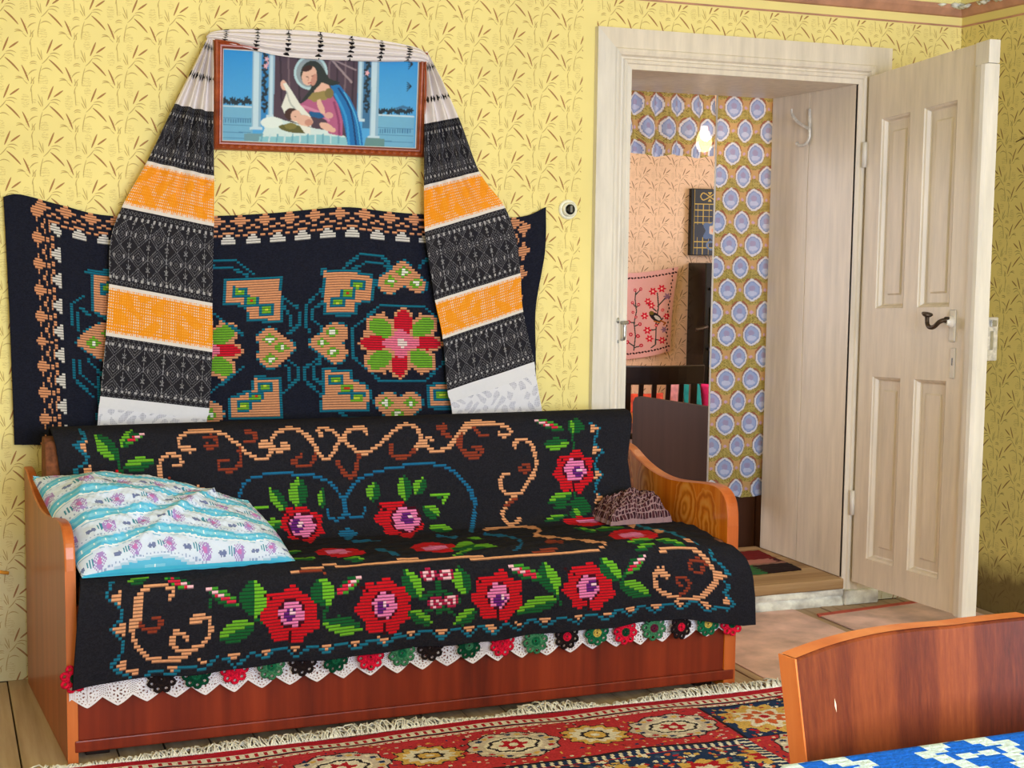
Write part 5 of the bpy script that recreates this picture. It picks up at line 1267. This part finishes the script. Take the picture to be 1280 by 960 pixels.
r2_ = np.hypot(g1 + .021, g2 + .003); c[(r2_ < .009) & (np.sin(g1 * 1100) > -.2)] = lin((64, 140, 170)); r3_ = np.hypot(np.abs(g1) - .040, g2 - .002); c[(r3_ < .0055)] = lin((112, 124, 170))
c[(np.abs(g2 - .018) < .0018) & (np.sin(ab * 700) > .2)] = lin((150, 170, 210))
c[(vs_ > .9925)] = lin((70, 186, 222))
pil = thing('pillow', (.55, 3.8, .48), 'pale blue striped pillow with small flowers leaning in the sofa corner', 'pillow')
M_['pillow'] = m_dye('printed_pillow_cotton', .85, .12, 350, .2)
grid('front_cover', pillow_side(1), c, M_['pillow'], pil); grid('back_cover', pillow_side(-1), c, M_['pillow'], pil)
# crumpled checked cloth
nu, nv = 90, 70
U, Vv = np.meshgrid(np.linspace(-1, 1, nu + 1), np.linspace(-1, 1, nv + 1))
e = np.clip(1 - np.maximum(np.abs(U), np.abs(Vv)) ** 2.5, 0, 1) ** .6
n1 = fnoise(U * 2.3, Vv * 2.3, 41); n2 = fnoise(U * 5, Vv * 5, 43)
P = np.stack([1.985 + .105 * U + .006 * n1, 3.945 + .07 * Vv + .005 * n2, .470 + e * (.085 + .014 * n1 + .006 * n2) * (1 + .15 * U) + .012 * Vv * e], -1)
P[..., 2] = np.maximum(P[..., 2], .468)
ua, va_ = np.meshgrid(np.arange(nu), np.arange(nv)); ck = ((ua % 4) < 1) | ((va_ % 4) < 1)
c = np.zeros((nv, nu, 3)); c[:] = lin((74, 36, 44)); c[((ua // 4) + (va_ // 4)) % 2 == 0] = lin((52, 24, 32)); c[ck] = lin((150, 118, 122))
o = grid('checked_cloth', P, c, M_['embroid'], None); tag(o, 'crumpled dark red checked cloth tucked by the burl sofa arm', 'cloth')

# ================================================================== CARPET
RX0, RX1, RY0, RY1 = .22, 2.33, 2.30, 3.60
nu, nv = 440, 300
U, Vv = np.meshgrid(np.linspace(0, 1, nu + 1), np.linspace(0, 1, nv + 1))
X = RX0 + (RX1 - RX0) * U; Y = RY1 - (RY1 - RY0) * Vv
Yw = Y + (.008 * np.sin(X * 5 + 1) - .012 * np.clip((X - 1.9) / .4, 0, 1)) * (1 - Vv)
P = np.stack([X, Yw, .010 + .004 * fnoise(X * 3, Y * 4, 22)], -1)
cc = centers(np.stack([X, Y, 0 * X], -1)); mx, my = cc[..., 0] * 1000, (RY1 - cc[..., 1]) * 1000
CR = (186, 34, 54); CN = (240, 232, 224); CB = (36, 58, 106); CG = (222, 182, 104); CD = (44, 38, 54); CW = (214, 200, 196); CO = (214, 104, 66)
p = Pat(mx, my, CR); cr = random.Random(3)
def flecks(n, x0, x1, y0, y1, cols, r0=3, r1=9):
    for _ in range(n): p.ell(cr.uniform(x0, x1), cr.uniform(y0, y1), cr.uniform(r0, r1), cr.uniform(r0, r1) * .7, cr.choice(cols), cr.uniform(0, 180))
p.rect(200, 36, 2294, 64, CN)
for k in range(int(2094 / 24)): p.rect(200 + k * 24, 38, 210 + k * 24, 60, CR)
p.rect(200, 64, 2266, 74, CD); p.rect(200, 78, 2250, 92, CN)
for k in range(100): p.ell(205 + k * 21, 85, 6, 4, CR)
p.rect(200, 96, 2250, 360, (196, 56, 70))
flecks(900, 200, 2330, 100, 358, [CG, CN, CN, CB, CO, CW, CD], 3, 8)
def octa(x, y, sw=1.0, vert=False):
    a, b = (128, 92) if not vert else (92, 128)
    p.ell(x, y, a, b, CD, 0, 10, .05); p.ell(x, y, a - 6, b - 6, CW, 0, 10, .06); 
    for k in range(26): g = k / 26 * 6.283; p.ell(x + (a - 24) * math.cos(g), y + (b - 18) * math.sin(g), 9, 7, (CB, CG, CR, CN)[k % 4])
    p.ell(x, y, a * .62, b * .62, CN); p.ell(x, y, a * .55, b * .52, CD, 0, 8, .06); p.ell(x, y, a * .48, b * .44, CN, 0, 8, .06); p.ell(x, y, a * .26, b * .3, CR, 0, 6, .25); p.ell(x, y, a * .1, b * .12, CN)
def roset(x, y):
    p.ell(x, y, 92, 74, CD, 0, 12, .08); p.ell(x, y, 86, 68, CG, 0, 12, .1); p.ell(x, y, 66, 52, CN, 0, 12, .12); p.ell(x, y, 40, 32, CD, 0, 8, .1); p.ell(x, y, 30, 24, CG); p.ell(x, y, 12, 9, CN)
for x in (448, 913, 1378, 1843): octa(x, 214)
for x in (215, 680, 1146, 1612): roset(x, 212)
p.rect(200, 352, 1985, 362, CD); p.rect(200, 362, 1985, 396, CN)
for k in range(76): p.poly([(200 + k * 24, 364), (214 + k * 24, 364), (208 + k * 24, 394), (194 + k * 24, 394)], CB)
p.rect(200, 398, 1950, 1300, CB); flecks(1600, 200, 1950, 400, 800, [CG, CR, CN, CO, CN, (70, 96, 140)], 4, 12)
for k in range(9): p.ell(300 + k * 210, 500 + 30 * (k % 2), 85, 56, CG, 0, 9, .18); p.ell(300 + k * 210, 500 + 30 * (k % 2), 62, 40, CR, 0, 7, .2); p.ell(300 + k * 210, 500 + 30 * (k % 2), 30, 20, CN, 0, 6, .2)
# right-hand border and corner block
p.rect(1950, 360, 1985, 1300, CN)
for k in range(40): p.poly([(1952, 362 + k * 24), (1983, 368 + k * 24), (1983, 382 + k * 24), (1952, 376 + k * 24)], CB)
p.rect(1985, 366, 2250, 1300, (196, 56, 70)); flecks(260, 1990, 2250, 366, 1000, [CG, CD, CN, CB, CO], 3, 8)
for y in (480, 945): octa(2118, y, 1, True)
roset(2118, 712)
p.rect(1982, 92, 2256, 366, CD); p.rect(1988, 98, 2250, 360, CB); p.ell(2118, 228, 118, 112, CG, 0, 12, .1); flecks(120, 1995, 2245, 105, 355, [CN, CR, CG, CO], 4, 9); p.ell(2118, 228, 80, 74, CN, 0, 8, .2); p.ell(2118, 228, 58, 52, CO, 0, 8, .2); p.ell(2118, 228, 34, 30, CN, 0, 6, .2); p.ell(2118, 228, 16, 14, CR)
p.rect(2256, 92, 2266, 1300, CD); p.rect(2266, 36, 2294, 1300, CN)
for k in range(52): p.rect(2268, 40 + k * 24, 2290, 50 + k * 24, CR)
p.rect(2298, 0, 2330, 1300, CR)
rug = thing('carpet', (1.3, 3.0, 0), 'red patterned carpet with medallion border and fringe before the sofa', 'carpet')
M_['pile'] = m_dye('carpet_pile', .95, .6, 220, .1)
c = p.out() * (1 + .34 * (rng.random((nv, nu, 1)) - .5))
grid('pile', P, c, M_['pile'], rug, None, True)
V = []; F = []; fr = random.Random(5)
x = RX0
while x < RX1:
    y = RY1 + .008 * math.sin(x * 5 + 1) - .012 * min(1, max(0, (x - 1.9) / .4)) - .004
    clump = .5 + .5 * math.sin(x * 9 + 2 * math.sin(x * 4)); L = .025 + .045 * clump + fr.uniform(-.008, .012); ang = fr.gauss(.1, .55)
    pts = [(x, y, .012), (x + L * .35 * math.sin(ang) + fr.uniform(-.006, .006), y + L * .4, .010 + fr.uniform(0, .016) * (.4 + clump)), (x + L * .8 * math.sin(ang) + fr.uniform(-.01, .01), y + L * .8 * math.cos(ang), .007 + fr.uniform(0, .018) * clump), (x + L * math.sin(ang) + fr.uniform(-.014, .014), y + L * math.cos(ang), .005)]
    tv, tf = tube_data(smoothpts(pts, 2), .0022, 4); b = len(V); V += tv; F += [tuple(i + b for i in q) for q in tf]; x += .0032
o = mk('fringe', V, F, m_plain('cream_fringe_cotton', (238, 230, 220), .95, .12, 80, spec=.1), rug, True); o['kind'] = 'stuff'

# ================================================================== TABLE AND CHAIR IN FRONT
TX0, TX1, TY0, TY1, TZ = .835, 2.05, .42, 1.280, .748
table = thing('table', (1.44, .85, 0), 'table covered by a blue and white cloth', 'table')
box('tabletop', TX0, TX1, TY0, TY1, TZ - .035, TZ - .005, M_['sofa_front'], table, .003)
for x in (TX0 + .06, TX1 - .06):
    for y in (TY0 + .06, TY1 - .06): box('leg', x - .025, x + .025, y - .025, y + .025, 0, TZ - .035, M_['sofa_front'], table, .003)
box('apron', TX0 + .05, TX1 - .05, TY1 - .07, TY1 - .05, TZ - .12, TZ - .035, M_['sofa_front'], table, .002)
ov = .16; ce = .005
gx = np.arange(TX0 - ov, TX1 + ov + ce, ce); gy = np.arange(TY1 + ov, TY0 - ov - ce, -ce)
GX, GY = np.meshgrid(gx, gy)
drop = np.maximum(TX0 - GX, 0) + np.maximum(GX - TX1, 0) + np.maximum(TY0 - GY, 0) + np.maximum(GY - TY1, 0)
X = np.clip(GX, TX0 - .004, TX1 + .004) - np.clip(TX0 - GX, 0, .05) * .12; Y = np.clip(GY, TY0 - .004, TY1 + .004)
Z = TZ + .003 - np.maximum(drop - .004, 0) + .0012 * np.sin(GX * 900) * 0
P = np.stack([X, Y, Z], -1)
cx_, cy_ = centers(np.stack([GX, GY, 0 * GX], -1))[..., 0], centers(np.stack([GX, GY, 0 * GX], -1))[..., 1]
qx = np.floor(cx_ / .010) * .010; qy = np.floor(cy_ / .005) * .005
a = (qx - .86) ; b = TY1 - qy
per = .19; fx = np.abs((a / per) % 1 - .5) * per
bb = b % .15
white = ((np.abs(fx - .030 - bb * .45) < .011) & (bb > .02)) | ((bb < .030) & (fx > .050) & (fx < .086 - bb * .6)) | ((np.abs(bb - .095) < .007) & (fx < .026)) | ((np.abs(bb - .075) + np.abs(fx - .012)) < .014) | ((np.abs(bb - .045) + .6 * np.abs(fx - .083)) < .010) | ((np.abs(bb - .12) + np.abs(fx - .045)) < .012)
c = np.zeros(qx.shape + (3,)); c[:] = lin((14, 98, 216)); c[white] = lin((206, 226, 236))
c *= (1 + .18 * (rng.random(c.shape[:2])[..., None] - .5))
rowd = (np.arange(c.shape[0]) % 2 == 0)[:, None] & np.ones(c.shape[1], bool)[None]; c[rowd] *= .86
o = grid('tablecloth', P, c, m_dye('knitted_cotton', .9, .7, 160, .15), None, None, True, .004)
tag(o, 'blue and white knitted tablecloth beside the veneered chair back', 'tablecloth')
chair = thing('wooden_chair', (1.1, 1.25, 0), 'veneered wooden chair with a curved solid back at the table', 'chair')
Ax, Ay = .899, 1.364; ex, ey = .985, .172; nx_, ny_ = -.172, .985; CW_ = .405
def bp(s, d, z):
    t_ = s / CW_; bow = .022 * 4 * t_ * (1 - t_); sh = (.84 - z) * .10 * (1 - t_); ln = -(.84 - z) * .10
    return (Ax + ex * s + nx_ * (bow + d) + sh, Ay + ey * s + ny_ * (bow + d) + ln, z)
def ztop(t_): return .838 + .006 * math.sin(math.pi * min(1, t_ * 1.3 + .1)) 
NSEG = 28
V = []; F = []
for i in range(NSEG + 1):
    s_ = CW_ * i / NSEG; zt = ztop(i / NSEG)
    V += [bp(s_, 0, .56), bp(s_, 0, zt - .003), bp(s_, .003, zt), bp(s_, .023, zt), bp(s_, .026, zt - .003), bp(s_, .026, .56)]
for i in range(NSEG):
    for k in range(6): F.append((i * 6 + k, i * 6 + (k + 1) % 6, i * 6 + 6 + (k + 1) % 6, i * 6 + 6 + k))
bk = mk('backrest', V, F, M_['chair_face'], chair)
for i, nm in ((0, 0), (NSEG, 1)):
    s0, s1 = (-.003, .0) if nm == 0 else (CW_, CW_ + .003)
    zt = ztop(i / NSEG) + .0005
    V = [bp(s, d, z) for s in (s0, s1) for d, z in ((-.0008, .56), (-.0008, zt), (.0268, zt), (.0268, .56))]
    mk('edge_band', V, [(0, 1, 2, 3), (7, 6, 5, 4), (0, 4, 5, 1), (1, 5, 6, 2), (2, 6, 7, 3), (3, 7, 4, 0)], M_['sofa_edge'], bk)
V = []; F = []
for i in range(NSEG + 1):
    s_ = CW_ * i / NSEG; zt = ztop(i / NSEG) + .0012; V += [bp(s_, .001, zt), bp(s_, .025, zt)]
for i in range(NSEG): F.append((2 * i, 2 * i + 1, 2 * i + 3, 2 * i + 2))
mk('top_band', V, F, M_['sofa_edge'], bk)
for s_ in (.05, CW_ - .05):
    q0 = bp(s_, .030, .62); V, F = tube_data([(q0[0], q0[1], .66), bp(s_, .025, .45), (q0[0] + .004, q0[1] - .005, 0)], [.013, .016, .013], 8); mk('rear_leg', V, F, M_['sofa_front'], chair, True)
c0 = bp(0, .01, .45); c1 = bp(CW_, .01, .45)
prism('seat', [(c0[0], c0[1]), (c1[0], c1[1]), (c1[0] + .07, c1[1] - .38), (c0[0] + .06, c0[1] - .38)], 2, .43, .455, M_['sofa_front'], chair, .004)
for s_ in (.04, CW_ - .04):
    q0 = bp(s_, .01, .45); V, F = tube_data([(q0[0] + .062, q0[1] - .34, .43), (q0[0] + .064, q0[1] - .345, 0)], [.016, .012], 8); mk('front_leg', V, F, M_['sofa_front'], chair, True)
V = [bp(.063, -.0006, .783), bp(.0652, -.0006, .775), bp(.0645, -.0006, .766), bp(.0622, -.0006, .774)]
mk('scratch', V, [(0, 1, 2, 3)], m_plain('bare_scratched_wood', (222, 190, 160), .7, .05, 40), bk)
